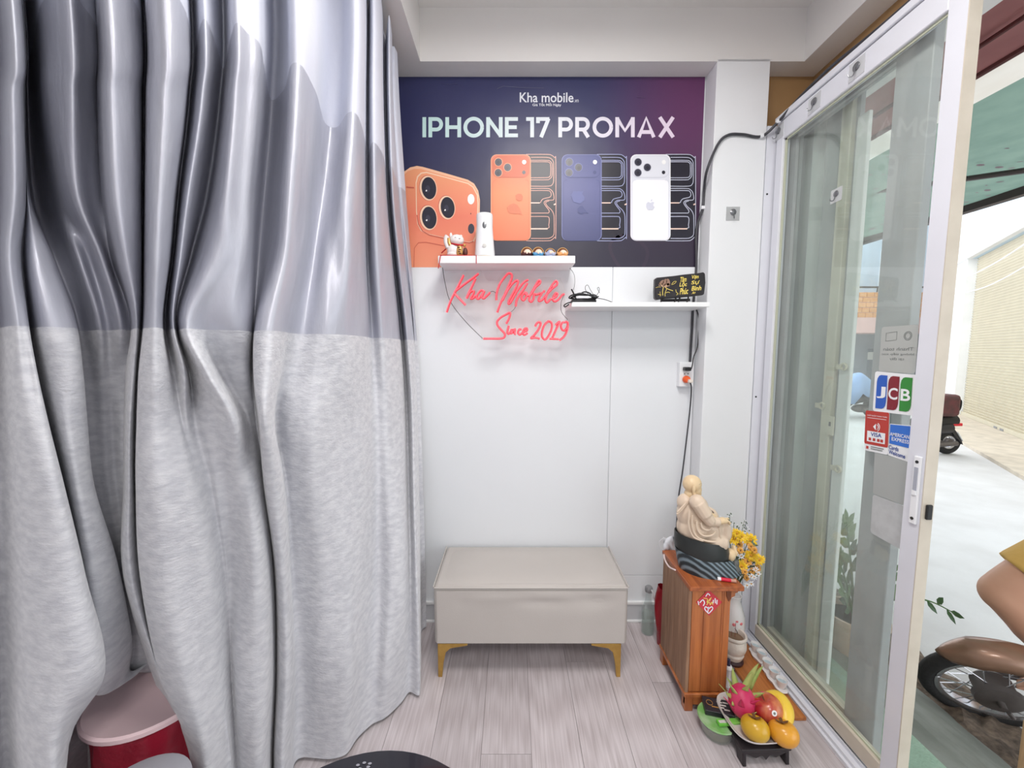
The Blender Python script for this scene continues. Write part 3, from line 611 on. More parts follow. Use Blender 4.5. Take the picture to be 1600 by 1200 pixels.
STB = [[(-90,515),(-90,430),(-60,320),(-20,240),(40,160),(90,112),(135,125),(140,180),(100,280),(40,420),(0,500),(-40,590),(-80,700)],
       [(0,525),(60,400),(130,290),(200,225),(235,230),(220,290),(160,410),(95,530),(95,572),(130,540),(190,430),(260,320),(330,240),(385,210)],
       [(375,260),(320,350),(260,430),(215,520),(200,610)],
       [(340,400),(300,440),(288,490),(318,518),(356,470),(365,415),(335,400),(380,448),(430,430)],
       [(430,430),(500,320),(560,265),(568,228),(540,225),(490,310),(430,420),(402,500),(430,542),(468,495),(478,425),(510,432),(570,412)],
       [(600,400),(550,490),(552,530),(600,510),(650,450)], [(632,372),(615,398)],
       [(650,450),(740,350),(818,285),(822,238),(790,235),(730,320),(670,430),(648,510),(672,552),(720,505)],
       [(720,505),(800,470),(830,425),(802,410),(770,460),(760,510),(790,535),(840,510),(900,440),(932,425)],
       [(95,900),(75,990),(92,1025),(122,995)], [(122,1000),(142,950),(132,1022),(170,965),(190,955),(180,1015),(206,1028)],
       [(290,955),(252,958),(234,1005),(260,1036),(300,1010)], [(308,1000),(370,970),(365,940),(330,950),(308,1005),(330,1040),(380,1012)],
       [(492,912),(520,862),(560,845),(576,880),(540,960),(480,1040),(430,1090),(500,1080),(562,1098)],
       [(700,828),(640,880),(600,980),(598,1065),(640,1108),(690,1060),(738,960),(745,870),(700,828)],
       [(800,890),(862,838),(820,930),(748,1092)], [(708,1095),(845,1102)],
       [(955,850),(910,850),(882,900),(898,958),(938,970),(978,915),(984,858),(950,835)], [(986,870),(978,960),(930,1060),(856,1122)]]
for strokes, fn in ((STA, nA), (STB, nB)):
    for s in strokes:
        px = [fn(*c) for c in s]
        fr = cr([atY(u, v, NY-.012) for u, v in px], 5); bk = [p+Vector((0, .007, 0)) for p in fr]
        st = MB().tube(bk, .0046, 8).build('letter_stroke', MATS['neon_side'], ns); MB().tube(fr, .0027, 8).build('light_tube', MATS['neon'], st)
def nAB(x, y): return nA(x, y)
bk = [(70,700),(110,110),(330,130),(400,60),(640,70),(740,230),(880,220),(990,90),(1200,70),(1500,170),(1830,180),(1900,360),(1910,640),(1870,760),(1970,800),(1980,980),(1850,1150),(1500,1140),(1350,1100),(1000,1110),(650,1115),(600,880),(500,760),(350,690),(200,710)]
MB().poly([atY(*nAB(*c), NY+.002) for c in bk], (0, .004, 0)).build('acrylic_backing', MATS['acrylic'], ns, angle=0)
q = MB()
q.tube(cr([atY(*nA(62, 30), 1.66), atY(*nA(100, 260), 1.664), atY(*nA(180, 540), 1.666), atY(*nA(400, 830), 1.668), atY(*nA(665, 1095), 1.668)], 6), .0013, 6)
q.tube(cr([atY(*nB(930, 430), 1.668), atY(*nB(880, 560), 1.668), atY(*nB(890, 700), 1.668), atY(*nB(980, 810), 1.668)], 6), .0010, 6)
q.tube(cr([atY(*nB(200, 610), 1.668), atY(*nB(170, 660), 1.668), atY(*nB(115, 705), 1.668)], 4), .001, 6); q.tube(cr([atY(*nA(772, 400), 1.668), atY(*nA(820, 385), 1.668), atY(*nA(870, 420), 1.668)], 4), .001, 6)
q.parts('hanging_wire', MATS['thin_cable'], ns)
# supply wire from the sign up round the shelf end and down to the adapter
# ------------------------------------------------------------------ things on the upper shelf
Y1 = 1.665
def c1(x, y, Y=Y1): return atY(670+x/12, 330+y/12, Y)
# air freshener dispenser
e = c1(1050, 912); sc = (c1(1050, 60)-e).z
ad = thing('scent_dispenser', (e.x, Y1, S1), 'tall white waisted air freshener dispenser on upper shelf', 'dispenser')
pr = [(.54, 0), (.55, .04), (.565, .05), (.57, .10), (.54, .25), (.485, .5), (.455, .70), (.465, .88), (.46, .96), (.43, .99), (.30, 1.0), (0, 1.0)]
Rs = (c1(1240, 900)-c1(865, 900)).x/1.14
T0 = Matrix.Translation((e.x, Y1, S1)) @ Matrix.Diagonal((Rs, Rs*.8, sc, 1))
MB().lathe([(r, z) for r, z in pr if z >= .05], 32, T0).build('shell', MATS['white_plastic'], ad, angle=60)
MB().lathe([(.0, 0), (.52, 0), (.535, .05), (.53, .06), (0, .06)], 32, T0).build('base', mat('cream_plastic', (226, 214, 196), .4), ad)
fy = Y1-Rs*.46*.8
MB().lathe([(0, 0), (.011, 0), (.011, .002), (.004, .004), (0, .004)], 16, Matrix.Translation((e.x+.001, fy+.002, c1(0, 300).z)) @ Matrix.Rotation(math.pi/2, 4, 'X') @ Matrix.Diagonal((.75, 1.3, 1, 1))).build('spray_nozzle', mat('chrome_grey', (130, 132, 136), .25, metal=.6), ad)
MB().lathe([(0, 0), (.0085, 0), (.008, .002), (0, .003)], 16, Matrix.Translation((e.x+.001, fy-.006, c1(0, 685).z)) @ Matrix.Rotation(math.pi/2, 4, 'X')).build('button', mat('pale_grey', (208, 206, 202), .4), ad)
# beckoning cat on a red cushion
cat = thing('lucky_cat', (c1(520, 880).x, Y1, S1), 'white and gold beckoning cat figurine on a red cloth', 'figurine')
mat('porcelain', (246, 242, 240), .15, coat=.3); mat('red_cloth', (190, 28, 40), .7); mat('gold_paint', (206, 160, 92), .3, metal=.4); mat('pattern_dark', (92, 46, 40), .5)
q = MB(); q.ell(c1(500, 750), (.036, .028, .034)); q.ell(c1(470, 820), (.030, .028, .016)); q.build('body', MATS['porcelain'], cat, remesh=.0016, smooth_it=3)
q = MB(); q.ell(c1(525, 545), (.031, .026, .0235)); q.ell(c1(415, 455), (.006, .007, .012)); q.ell(c1(605, 480), (.006, .007, .009)); q.build('head', MATS['porcelain'], cat, remesh=.0014, smooth_it=3)
MB().tube(cr([c1(370, 690), c1(335, 600), c1(330, 510), c1(355, 465)], 4), [.011]*4+[.0115]*4+[.0115]*4+[.009], 10).build('raised_paw', MATS['porcelain'], cat)
q = MB(); q.tube(cr([c1(372, 510, Y1-.009), c1(378, 580, Y1-.010), c1(405, 645, Y1-.010)], 4), .0065, 8); q.build('paw_band', MATS['gold_paint'], cat)
MB().tube(cr([c1(420, 610, Y1-.010), c1(520, 625, Y1-.027), c1(640, 640, Y1-.014)], 5), .0036, 8).build('collar', MATS['red_cloth'], cat)
MB().ell(c1(668, 640, Y1-.012), .0065).build('bell', MATS['gold_paint'], cat)
q = MB().ell(c1(575, 745, Y1-.022), (.0145, .008, .024)); q.build('gold_coin', MATS['gold_paint'], cat)
q = MB()
for x_, y_ in ((560, 680), (580, 720), (570, 755), (590, 790)): q.ell(c1(x_, y_, Y1-.0295), (.006, .0015, .0026))
q.parts('coin_characters', MATS['pattern_dark'], cat)
MB().ell(c1(685, 770, Y1-.010), (.010, .010, .020)).build('pouch', MATS['pattern_dark'], cat)
q = MB(); q.tube([c1(480, 503, Y1-.0245), c1(500, 488, Y1-.0245), c1(515, 506, Y1-.0255)], .0009, 5); q.tube([c1(560, 505, Y1-.0250), c1(575, 516, Y1-.0250), c1(592, 503, Y1-.024)], .0009, 5); q.parts('closed_eyes', MATS['pattern_dark'], cat)
MB().ell(c1(545, 860, Y1-.025), (.013, .008, .007)).build('hind_paw', MATS['gold_paint'], cat)
rc = thing('red_cushion', (c1(520, 900).x, Y1, S1), 'small red cloth cushion with ribbon ends under the cat', 'cushion')
q = MB(); q.box(c1(250, 0).x, c1(840, 0).x, Y1-.045, Y1+.04, S1, S1+.007); q.build('pad', MATS['red_cloth'], rc, bevel=.003, seg=2)
q = MB(); q.tube(cr([c1(260, 890, 1.62), Vector((c1(225, 920, 1.60).x, 1.60, S1+.001)), c1(195, 985, 1.60), c1(178, 1075, 1.60)], 4), .0018, 6); q.tube(cr([c1(880, 880, 1.62), Vector((c1(890, 905, 1.601).x, 1.601, S1+.001)), c1(890, 985, 1.60)], 4), .0016, 6); q.tube([c1(235, 785, Y1+.02), c1(345, 685, Y1+.02)], .0024, 6); q.tube([c1(845, 830, Y1-.02), c1(860, 890, Y1-.02)], .003, 6); q.parts('ribbon', MATS['red_cloth'], rc)
# four little monks
def c2(x, y, Y=1.655): return atY(800+x/10, 375+y/10, Y)
mat('hood_brown', (112, 66, 38), .5); mat('doll_skin', (248, 220, 200), .5); mat('robe_dark', (70, 28, 30), .5); mat('robe_blue', (90, 160, 206), .5); mat('robe_pale', (170, 182, 214), .5); mat('robe_orange', (232, 170, 108), .5); mat('hair_line', (216, 170, 110), .5)
for x_, rob, lab, hy in ((230, 'robe_dark', 'maroon robed monk figurine, leftmost of the row on the upper shelf', 210), (405, 'robe_blue', 'monk figurine in bright blue robe on the upper shelf', 210), (595, 'robe_pale', 'monk figurine in pale lavender robe holding a bowl', 230), (785, 'robe_orange', 'monk figurine in orange robe at the shelf end', 220)):
    b = c2(x_, 322); t = thing('monk_figurine', (b.x, 1.655, S1), lab, 'figurine', 'little monk figurines on the upper shelf')
    z = S1; q = MB().lathe([(0, 0), (.0225, 0), (.024, .008), (.021, .022), (.012, .034), (0, .036)], 16, Matrix.Translation((b.x, 1.655, z))); q.build('robe', MATS[rob], t)
    hz = c2(x_, hy).z
    MB().ell((b.x, 1.659, hz), (.0245, .022, .0245)).build('hood', MATS['hood_brown'], t)
    fa = MB().ell((b.x+.002, 1.648, hz-.003), (.018, .0165, .019)).build('face', MATS['doll_skin'], t)
    MB().tube([(b.x+.023*math.cos(a), 1.648, hz+.0235*math.sin(a)) for a in [math.pi*k/12 for k in range(13)]], .0016, 6).build('hood_trim', MATS['hair_line'], t)
    q = MB()
    for s in (-1, 1): q.ell((b.x+.002+s*.006, 1.632, hz-.004), (.0018, .0012, .0012), 8, 6)
    q.parts('eyes', MATS['pattern_dark'], t)
    q = MB()
    for s in (-1, 1): q.tube(cr([(b.x+s*.019, 1.648, z+.021), (b.x+s*.014, 1.634, z+.012), (b.x+s*.002, 1.630, z+.017)], 3), .0045, 8)
    q.parts('sleeves', MATS[rob], t); MB().ell((b.x, 1.628, z+.018), (.0055, .004, .005), 10, 8).build('hands', MATS['doll_skin'], t)
# ------------------------------------------------------------------ things on the lower shelf
ps = thing('power_adapter', (c2(1130, 970).x, 1.64, S2), 'black power adapter under tangled black leads on lower shelf', 'power adapter')
MB().box(c2(940, 0, 1.63).x, c2(1330, 0, 1.63).x, 1.62, 1.66, S2, S2+.016).build('brick', MATS['black'], ps, bevel=.003)
random.seed(3); q = MB()
for k in range(5):
    pts = []
    for i in range(9):
        a = 2*math.pi*i/8+k; pts.append(c2(1120+(230-25*k)*math.cos(a), 895+(30+9*k)*math.sin(a)+random.uniform(-22, 22), 1.625+.02*math.sin(a)+.006*k))
    q.tube(cr(pts, 5), .0028, 6)
q.tube(cr([c2(930, 770, 1.63), c2(960, 830, 1.625), c2(985, 890, 1.62), c2(1010, 930, 1.62)], 4), .0032, 8)
q.tube(cr([c2(940, 970, 1.572), c2(870, 985, 1.565), c2(815, 1020, 1.565), c2(830, 1045, 1.565), c2(890, 1005, 1.568)], 4), .0026, 8)
q.parts('coiled_lead', MATS['black'], ps)
q = MB(); q.tube(cr([c2(1200, 860, 1.64), c2(1150, 780, 1.64), c2(1150, 720, 1.64), c2(1185, 705, 1.64), c2(1220, 770, 1.64), c2(1275, 860, 1.64)], 5), .001, 6)
q.tube(cr([c2(1320, 870, 1.64), c2(1365, 790, 1.64), c2(1355, 740, 1.64), c2(1335, 760, 1.64), c2(1370, 830, 1.64)], 5), .001, 6); q.tube(cr([c2(1330, 910, 1.63), c2(1450, 930, 1.63), c2(1575, 975, 1.62)], 5), .0014, 6)
q.tube(cr([c2(905, 440, 1.70), c2(970, 540, 1.69), c2(980, 680, 1.67), c2(960, 780, 1.64)], 5), .0009, 6); q.parts('loose_wire', MATS['thin_cable'], ps)
# black stone plaque with lotus and writing, on a little stand
YS = 1.62
def c3(x, y, Y=YS): return atY(1010+x/15, 415+y/15, Y)
pq = thing('stone_plaque', (c3(780, 870).x, YS, S2), 'black stone plaque with gold lotus and writing, tilted on stand', 'plaque')
out = [(212,310),(250,280),(600,245),(900,205),(1250,170),(1340,150),(1378,185),(1390,400),(1360,660),(1330,685),(1050,715),(700,755),(400,770),(260,800),(205,765),(200,600)]
MB().poly([c3(*c) for c in out], (0, .024, 0)).build('slab', mat('stone', (34, 30, 34), .35, bump=(30, .3)), pq, angle=30, bevel=.003, seg=2)
mat('gold_ink', (246, 222, 110), .5); mat('petal', (150, 118, 100), .5); mat('petal_light', (196, 160, 130), .5)
kf = YS-.0012
def s3(mb, pts, w):
    L, R = ribbon2([(p.x, p.y) for p in cr([Vector(c+(0,)) for c in pts], 4)], w); n = len(L); b = len(mb.v)
    mb.v += [c3(p.x, p.y, kf) for p in L]+[c3(p.x, p.y, kf) for p in R]; mb.f += [(b+i, b+i+1, b+n+i+1, b+n+i) for i in range(n-1)]
for cx, cy, rx, ry, ro, m_ in ((350, 410, 90, 40, -.9, 'petal'), (430, 400, 95, 45, -1.2, 'petal'), (510, 400, 95, 45, -1.7, 'petal'), (470, 460, 80, 40, -.4, 'petal_light'), (360, 455, 75, 32, .6, 'petal_light')):
    q = MB(); q.poly([c3(*p, YS-.0006) for p in ellp(cx, cy, rx, ry, 16, ro)]); q.build('lotus_petal', MATS[m_], pq, angle=0)
q = MB(); s3(q, [(400,500),(380,600),(385,700)], 14); s3(q, [(440,510),(520,555),(625,590)], 12); s3(q, [(590,440),(640,380),(700,370),(660,420),(590,450)], 8); s3(q, [(480,540),(440,640),(440,720)], 10); s3(q, [(450,640),(510,620),(550,635)], 10); s3(q, [(220,520),(280,500),(340,505)], 6); s3(q, [(270,670),(350,690)], 8); s3(q, [(320,610),(325,720)], 8); s3(q, [(690,560),(700,620),(740,660),(700,690)], 10)
q.parts('lotus_lines', MATS['gold_ink'], pq, angle=0)
q = MB()
for body, x0, y0, x1, y1 in (('T\u00e2m', 780, 270, 930, 390), ('L\u1ed9c', 770, 390, 940, 520), ('Ph\u00fac', 780, 530, 970, 680), ('V\u1ea1n', 1045, 225, 1215, 335), ('S\u1ef1', 1045, 355, 1230, 465), ('B\u00ecnh', 1055, 480, 1280, 590), ('An', 1060, 610, 1140, 670)):
    o = c3(x0, y1, kf); text_on(q, body, o, c3(x1, y1-14, kf)-o, c3(x0+20, y0, kf)-o, .02)
q.parts('gold_writing', MATS['gold_ink'], pq, angle=0)
q = MB()
for xx in (370, 690, 780, 980): q.tube([c3(xx, 700, YS+.035), c3(xx, 770, YS-.006), c3(xx-35, 868, YS-.018)], .0032, 8)
q.tube([c3(330, 800, YS-.004), c3(1020, 790, YS-.004)], .003, 8); q.tube([c3(330, 830, YS+.03), c3(1020, 820, YS+.03)], .003, 8)
q.parts('stand', MATS['black'], pq)
# ------------------------------------------------------------------ socket and plugs
def c4(x, y, Y=D-.03): return atY(1040+x/17.15, 550+y/17.15, Y)
sk = thing('wall_socket', (c4(550, 600).x, D, c4(0, 930).z), 'white surface mounted wall socket below the lower shelf', 'socket')
a = c4(350, 930); b = c4(755, 270)
MB().box(a.x, b.x, D-.034, D-.006, a.z, b.z).build('housing', MATS['white_plastic'], sk, angle=0, bevel=.003)
q = MB()
for xx, yy in ((505, 585), (600, 585), (545, 440), (600, 440)): q.lathe([(0, 0), (.0025, 0), (.0025, .0012), (0, .0012)], 10, Matrix.Translation(c4(xx, yy, D-.034)) @ Matrix.Rotation(math.pi/2, 4, 'X'))
q.parts('contact_hole', MATS['black'], sk)
bp = thing('black_plug', tuple(c4(575, 455, D-.04)), 'small black plug with cord in the wall socket top', 'plug')
q = MB(); pc = c4(575, 455, D-.05); q.box(pc.x-.0135, pc.x+.0135, D-.066, D-.035, pc.z-.0085, pc.z+.0085); q.build('plug_body', MATS['black'], bp, bevel=.004)
pts = [c4(640, 460, D-.055), c4(685, 455, D-.055), c4(720, 330, D-.05), c4(755, 120, D-.04), atY(1090, 540, D-.03), atY(1092, 500, D-.02), atY(1088, 484, D-.015), atY(1083, 478, D-.012)]
MB().tube(cr(pts, 5), .0026, 8).build('cord', MATS['black'], bp)
op = thing('orange_plug', tuple(c4(570, 740, D-.04)), 'round orange adapter plug in the lower socket outlet', 'plug')
pc = c4(570, 735, D-.045); MB().lathe([(0, 0), (.0155, 0), (.0165, .004), (.0155, .014), (.011, .020), (0, .021)], 20, Matrix.Translation((pc.x, D-.034, pc.z)) @ Matrix.Rotation(math.pi/2, 4, 'X')).build('plug_body', mat('orange_plastic', (238, 98, 44), .4), op)
pc2 = c4(655, 770, D-.06); q = MB(); q.box(pc2.x-.008, pc2.x+.009, D-.072, D-.05, pc2.z-.009, pc2.z+.006); q.build('white_plug', mat('ivory', (236, 226, 216), .4), op, bevel=.003)
pts = [c4(665, 830, D-.062), c4(690, 1000, D-.055), atY(1078, 640, D-.04), atY(1071, 700, D-.03), atY(1066, 740, D-.025), atY(1060, 780, D-.02), atY(1056, 840, D-.02), atY(1052, 900, D-.03)]
MB().tube(cr(pts, 5), .0032, 8).build('cord', MATS['cable'], op)
# ------------------------------------------------------------------ power cable from the door header down the column corner
cbt = thing('wall_cable', (.82, D, 1.3), 'thick grey power cable clipped over the column and along the door', 'cable')
cx = .826
pts = [atY(1078, 566, D-.018), atY(1081, 520, D-.012), atY(1083, 480, D-.012), atY(1088, 418, D-.012), atY(1088, 360, D-.012), Vector((cx, D-.03, atY(1089, 325, D-.03).z)), Vector((cx-.002, BF+.05, atX(1094, 300, cx).z)), atY(1105, 265, BF-.006), atY(1122, 225, BF-.008), atY(1138, 211, BF-.008), atY(1160, 210, BF-.008), atY(1190, 213, BF-.008), Vector((1.068, 1.625, 2.215)), Vector((1.088, 1.55, 2.253)), Vector((1.092, 1.40, 2.268)), Vector((1.092, 1.2, 2.256)), Vector((1.092, .7, 2.254)), Vector((1.092, 0, 2.254))]
MB().tube(cr(pts, 6), .0055, 8).build('sheath', MATS['cable'], cbt)
q = MB()
for p in (pts[5], pts[11], pts[12]): q.box(p.x-.007, p.x+.007, p.y-.007, p.y+.009, p.z-.006, p.z+.008)
q.parts('clip', MATS['white_plastic'], cbt, bevel=.002)
# adhesive hooks
def hook(name, M, label):
    t = thing(name, tuple(M.translation), label, 'hook', 'clear adhesive hooks')
    MB().box(-.028, .028, -.0015, 0, -.028, .028, M).build('pad', MATS.get('clear_film') or mat('clear_film', (232, 234, 236), .25, alpha=.45), t, angle=0)
    q = MB(); q.lathe([(0, 0), (.012, 0), (.013, .002), (.009, .005), (0, .006)], 16, M @ Matrix.Translation((0, -.0015, .006)) @ Matrix.Rotation(math.pi/2, 4, 'X')); q.build('boss', MATS['chrome_grey'], t)
    MB().tube([M @ p for p in cr([Vector((0, -.006, .006)), Vector((.001, -.008, -.010)), Vector((0, -.012, -.022)), Vector((-.004, -.020, -.022)), Vector((-.006, -.022, -.014))], 4)], .0017, 6).build('hook_wire', MATS['chrome_grey'], t)
hook('adhesive_hook', Matrix.Translation(atY(1145, 334, BF)), 'clear square adhesive hook on the white column')
# ------------------------------------------------------------------ sliding glass door, frame, tracks
t = thing('door_1', (DX, 1.3, 0)); tag(t, kind='structure')
Y0, Y1d = .985, 1.655
MB().box(1.085, 1.115, Y0, 1.033, .03, 2.22).build('stile', MATS['alu'], t, angle=0, bevel=.002, seg=1)
MB().box(1.0845, 1.1155, Y0-.0015, Y0+.001, .03, 2.22).build('stile_end', MATS['alu_cream'], t, angle=0)
MB().box(1.085, 1.115, 1.615, Y1d, .03, 2.22).build('stile', MATS['alu'], t, angle=0, bevel=.002, seg=1)
MB().box(1.085, 1.115, 1.033, 1.615, .03, .085).build('bottom_rail', MATS['alu_cream'], t, angle=0, bevel=.002, seg=1)
MB().box(1.085, 1.115, 1.033, 1.615, 2.145, 2.22).build('top_rail', MATS['alu'], t, angle=0, bevel=.002, seg=1)
MB().box(1.098, 1.102, 1.033, 1.615, .085, 2.145).build('pane', MATS['door_glass'], t, angle=0)
q = MB(); q.box(1.094, 1.098, 1.605, 1.615, .085, 2.145); q.box(1.094, 1.098, 1.033, 1.615, 2.138, 2.145); q.box(1.094, 1.098, 1.033, 1.615, .085, .092); q.parts('glazing_bead', mat('bead_green', (196, 200, 178), .6), t, angle=0)
pl_ = [atX(u, v, 1.0848) for u, v in ((1423, 718), (1434, 720), (1425.5, 827), (1414, 824))]
lk = MB().box(1.079, 1.085, .992, 1.010, .835, 1.02).build('lock_plate', MATS['white_plastic'], t, angle=0, bevel=.0015, seg=1, label='white flush lock plate')
q = MB()
for z in (.85, 1.005): q.lathe([(0, 0), (.004, 0), (.004, .0015), (0, .0015)], 10, Matrix.Translation((1.079, 1.001, z)) @ Matrix.Rotation(-math.pi/2, 4, 'Y'))
q.parts('screw', MATS['black'], lk)
MB().box(1.0775, 1.0795, .9965, 1.0055, .925, .99).build('finger_recess', mat('recess_grey', (170, 174, 186), .4), lk, angle=0); MB().box(1.076, 1.0795, .996, 1.006, .915, .927).build('latch_tab', MATS['white_plastic'], lk, angle=0)
MB().box(1.093, 1.108, Y0-.008, Y0-.001, .855, .895).build('door_bumper', MATS['rubber'], t, angle=0, bevel=.002, seg=1)
t2 = thing('door_2', (1.14, 1.4, 0)); tag(t2, kind='structure')
MB().box(1.128, 1.156, 1.10, 1.205, .03, 2.22).build('stile', mat('alu_grey', (176, 178, 180), .5, var=(9, .25), col2=(140, 138, 132)), t2, angle=0, bevel=.002, seg=1)
MB().box(1.128, 1.156, 1.60, 1.70, .03, 2.22).build('stile', MATS['alu_grey'], t2, angle=0)
MB().box(1.128, 1.156, 1.205, 1.60, .03, .085).build('bottom_rail', MATS['alu_cream'], t2, angle=0); MB().box(1.128, 1.156, 1.205, 1.60, 2.145, 2.22).build('top_rail', MATS['alu_grey'], t2, angle=0)
MB().box(1.140, 1.144, 1.205, 1.60, .085, 2.145).build('pane', MATS['door_glass'], t2, angle=0)
t = thing('trim_1', (1.1, .8, 2.22)); tag(t, kind='structure')
MB().box(1.078, 1.175, -.12, BF-.002, 2.222, 2.246).build('head_track', MATS['alu'], t, angle=0, bevel=.002, seg=1)
MB().box(1.10, 1.15, -.12, BF-.002, 2.246, 2.262).build('head_lip', MATS['alu'], t, angle=0)
MB().box(1.05, 1.175, BF, 1.70, 0, 2.22).build('jamb', MATS['alu'], t, angle=0); MB().box(1.15, 1.35, -.12, D, 2.26, 2.275).build('head_cover', MATS['paint'], t, angle=0)
q = MB()
for z in (1.95, .35, 1.1): q.lathe([(0, 0), (.004, 0), (.004, .001), (0, .001)], 10, Matrix.Translation((1.063, BF-.0, z)) @ Matrix.Rotation(math.pi/2, 4, 'X'))
q.parts('jamb_screw', MATS['black'], t)
t = thing('trim_2', (1.1, .8, 0)); tag(t, kind='structure')
MB().box(1.045, 1.175, -.12, BF, -.006, .012).build('floor_track', MATS['alu'], t, angle=0)
q = MB()
for x in (1.055, 1.082, 1.118, 1.160): q.box(x, x+.004, -.12, BF, .012, .024)
q.parts('track_rib', MATS['alu'], t, angle=0)
sl = MB().box(1.115, 1.36, -.15, D+.05, -.30, -.006).build('door_sill', mat('sill', (190, 190, 184), .7, var=(9, .4), col2=(140, 140, 132)), angle=0); tag(sl, kind='structure')
# hooks on the door
def side(p): return Matrix.Translation(p) @ Matrix.Rotation(math.radians(-90), 4, 'Z')
for u, v, X, l in ((1216, 222, 1.0845, 'clear adhesive hook on the white door rail, farthest from the camera'), (1272, 171, 1.0845, 'clear adhesive hook on the white door rail, middle of three'), (1339, 105, 1.0845, 'clear adhesive hook on the white door rail, nearest the camera'), (1307, 305, 1.0975, 'small wire hook stuck on the upper door glass')):
    p = atX(u, v, X); p.z = min(p.z, 2.185) if X < 1.09 else p.z
    if X < 1.09: p.z = 2.184
    M_ = side(p); hook('adhesive_hook', M_ if X < 1.09 else M_ @ Matrix.Scale(.8, 4), l)
# ------------------------------------------------------------------ stickers on the door glass
class Q4:
    def __init__(s, c, k=0): s.c = [atX(u, v, 1.0975-.0006*k) for u, v in c]  # tl tr br bl
    def at(s, a, b, k=0):
        tl, tr, br, bl = s.c; p = (tl*(1-a)+tr*a)*(1-b)+(bl*(1-a)+br*a)*b; return Vector((1.0975-.0005*k, p.y, p.z))
    def rect(s, name, a0, b0, a1, b1, m, par, k, r=.0, asp=1):
        pts = rrect(a0, b0, a1, b1, r) if r else [(a0, b0), (a1, b0), (a1, b1), (a0, b1)]
        return MB().poly([s.at(a, b, k) for a, b in pts]).build(name, MATS[m] if isinstance(m, str) else m, par, angle=0)
    def shape(s, name, pts, m, par, k): return MB().poly([s.at(a, b, k) for a, b in pts]).build(name, MATS[m], par, angle=0)
    def text(s, name, body, a0, b0, a1, b1, m, par, k, bold=0, mirror=False):
        if mirror: a0, a1 = a1, a0
        o = s.at(a0, b1, k); q = MB(); text_on(q, body, o, s.at(a1, b1, k)-o, s.at(a0, b0, k)-o, bold); return q.parts(name, MATS[m], par, angle=0)
def sticker(name, c, m, label, k=1, r=.06):
    q = Q4(c); pts = [q.at(a, b, k) for a, b in rrect(0, 0, 1, 1, r)]
    o = thing(name, tuple(q.at(.5, 1, 0)), label, 'sticker'); MB().poly(pts, (.0004, 0, 0)).build('film', MATS[m] if isinstance(m, str) else m, o, angle=0); return q, o
mat('st_white', (240, 242, 244), .4); mat('st_grey', (186, 190, 186), .5, alpha=.9); mat('st_grey2', (170, 174, 172), .5); mat('st_ink', (120, 126, 124), .5); mat('st_red', (186, 52, 40), .4); mat('st_blue', (44, 110, 206), .4); mat('jcb_b', (38, 92, 190), .4); mat('jcb_r', (130, 20, 36), .4); mat('jcb_g', (44, 136, 48), .4); mat('st_text_blue', (40, 70, 150), .4)
q, o = sticker('payment_sticker', [(1378, 511), (1436, 507), (1430, 584), (1373, 580)], 'st_grey', 'pale grey back of a payment notice on the door glass, topmost sticker')
q.text('mirrored_print', 'Thanh to\u00e1n', .10, .46, .92, .53, 'st_ink', o, 2, 0, True); q.text('mirrored_print', 'kh\u00f4ng ti\u1ebfp x\u00fac', .06, .57, .94, .64, 'st_ink', o, 2, 0, True); q.text('mirrored_print', 't\u1ea1i \u0111\u00e2y', .3, .68, .7, .75, 'st_ink', o, 2, 0, True)
for rr_ in (.10, .07):
    z = MB(); L_r = [q.at(.75+rr_*math.cos(a), .22+rr_*.9*math.sin(a), 2) for a in [2*math.pi*i/20 for i in range(20)]]; z.tube(L_r, .0006, 4, closed=True); z.build('contactless_ring', MATS['st_ink'], o)
z = MB(); z.tube([q.at(a, b, 2) for a, b in ((.15, .14), (.45, .12), (.45, .30), (.15, .32))], .0005, 4, closed=True); z.build('card_outline', MATS['st_ink'], o)
q, o = sticker('card_sticker', [(1368, 580), (1434, 586), (1430, 650), (1364, 642)], 'st_white', 'white sticker with blue, red and green card emblem bars', 2)
for a0, m_ in ((.07, 'jcb_b'), (.36, 'jcb_r'), (.65, 'jcb_g')):
    a1 = a0+.26
    pts = [(a0+.10, .08), (a1, .08), (a1, .74)]+[(a1-.10+.10*math.cos(math.radians(x_)), .74+.18*math.sin(math.radians(x_))) for x_ in (30, 60, 90)]+[(a0, .92), (a0, .26)]+[(a0+.10-.10*math.cos(math.radians(x_)), .26-.18*math.sin(math.radians(x_))) for x_ in (30, 60)]
    q.shape('emblem_bar', pts, m_, o, 4)
for ch, a0 in (('J', .09), ('C', .38), ('B', .67)): q.text('emblem_letter', ch, a0, .37, a0+.22, .66, 'st_white', o, 5, .02)
q, o = sticker('card_sticker', [(1354, 641), (1391, 645), (1388, 711), (1351, 703)], 'st_white', 'red contactless payment sticker with a card panel on the door glass', 3)
q.rect('red_field', 0, 0, 1, .83, 'st_red', o, 5, .05); q.rect('card_panel', .12, .50, .88, .76, 'st_white', o, 6); q.text('card_name', 'VISA', .28, .52, .74, .62, 'st_text_blue', o, 7, .02)
for a0 in (.2, .38, .56, .7): q.rect('card_mark', a0, .66, a0+.11, .73, 'st_red', o, 7)
q.text('heading', 'CH\u1ea4P NH\u1eacN THANH TO\u00c1N', .08, .08, .92, .14, 'st_white', o, 6); q.rect('rule', .1, .17, .9, .18, 'st_white', o, 6)
q.shape('contactless_mark', [(.36, .38), (.48, .30), (.48, .46)], 'st_white', o, 6)
for r_ in (.10, .16): z = MB(); z.tube([q.at(.48+r_*math.cos(a), .38+r_*.7*math.sin(a), 6) for a in [math.radians(-60+12*i) for i in range(11)]], .0009, 4); z.build('contactless_wave', MATS['st_white'], o)
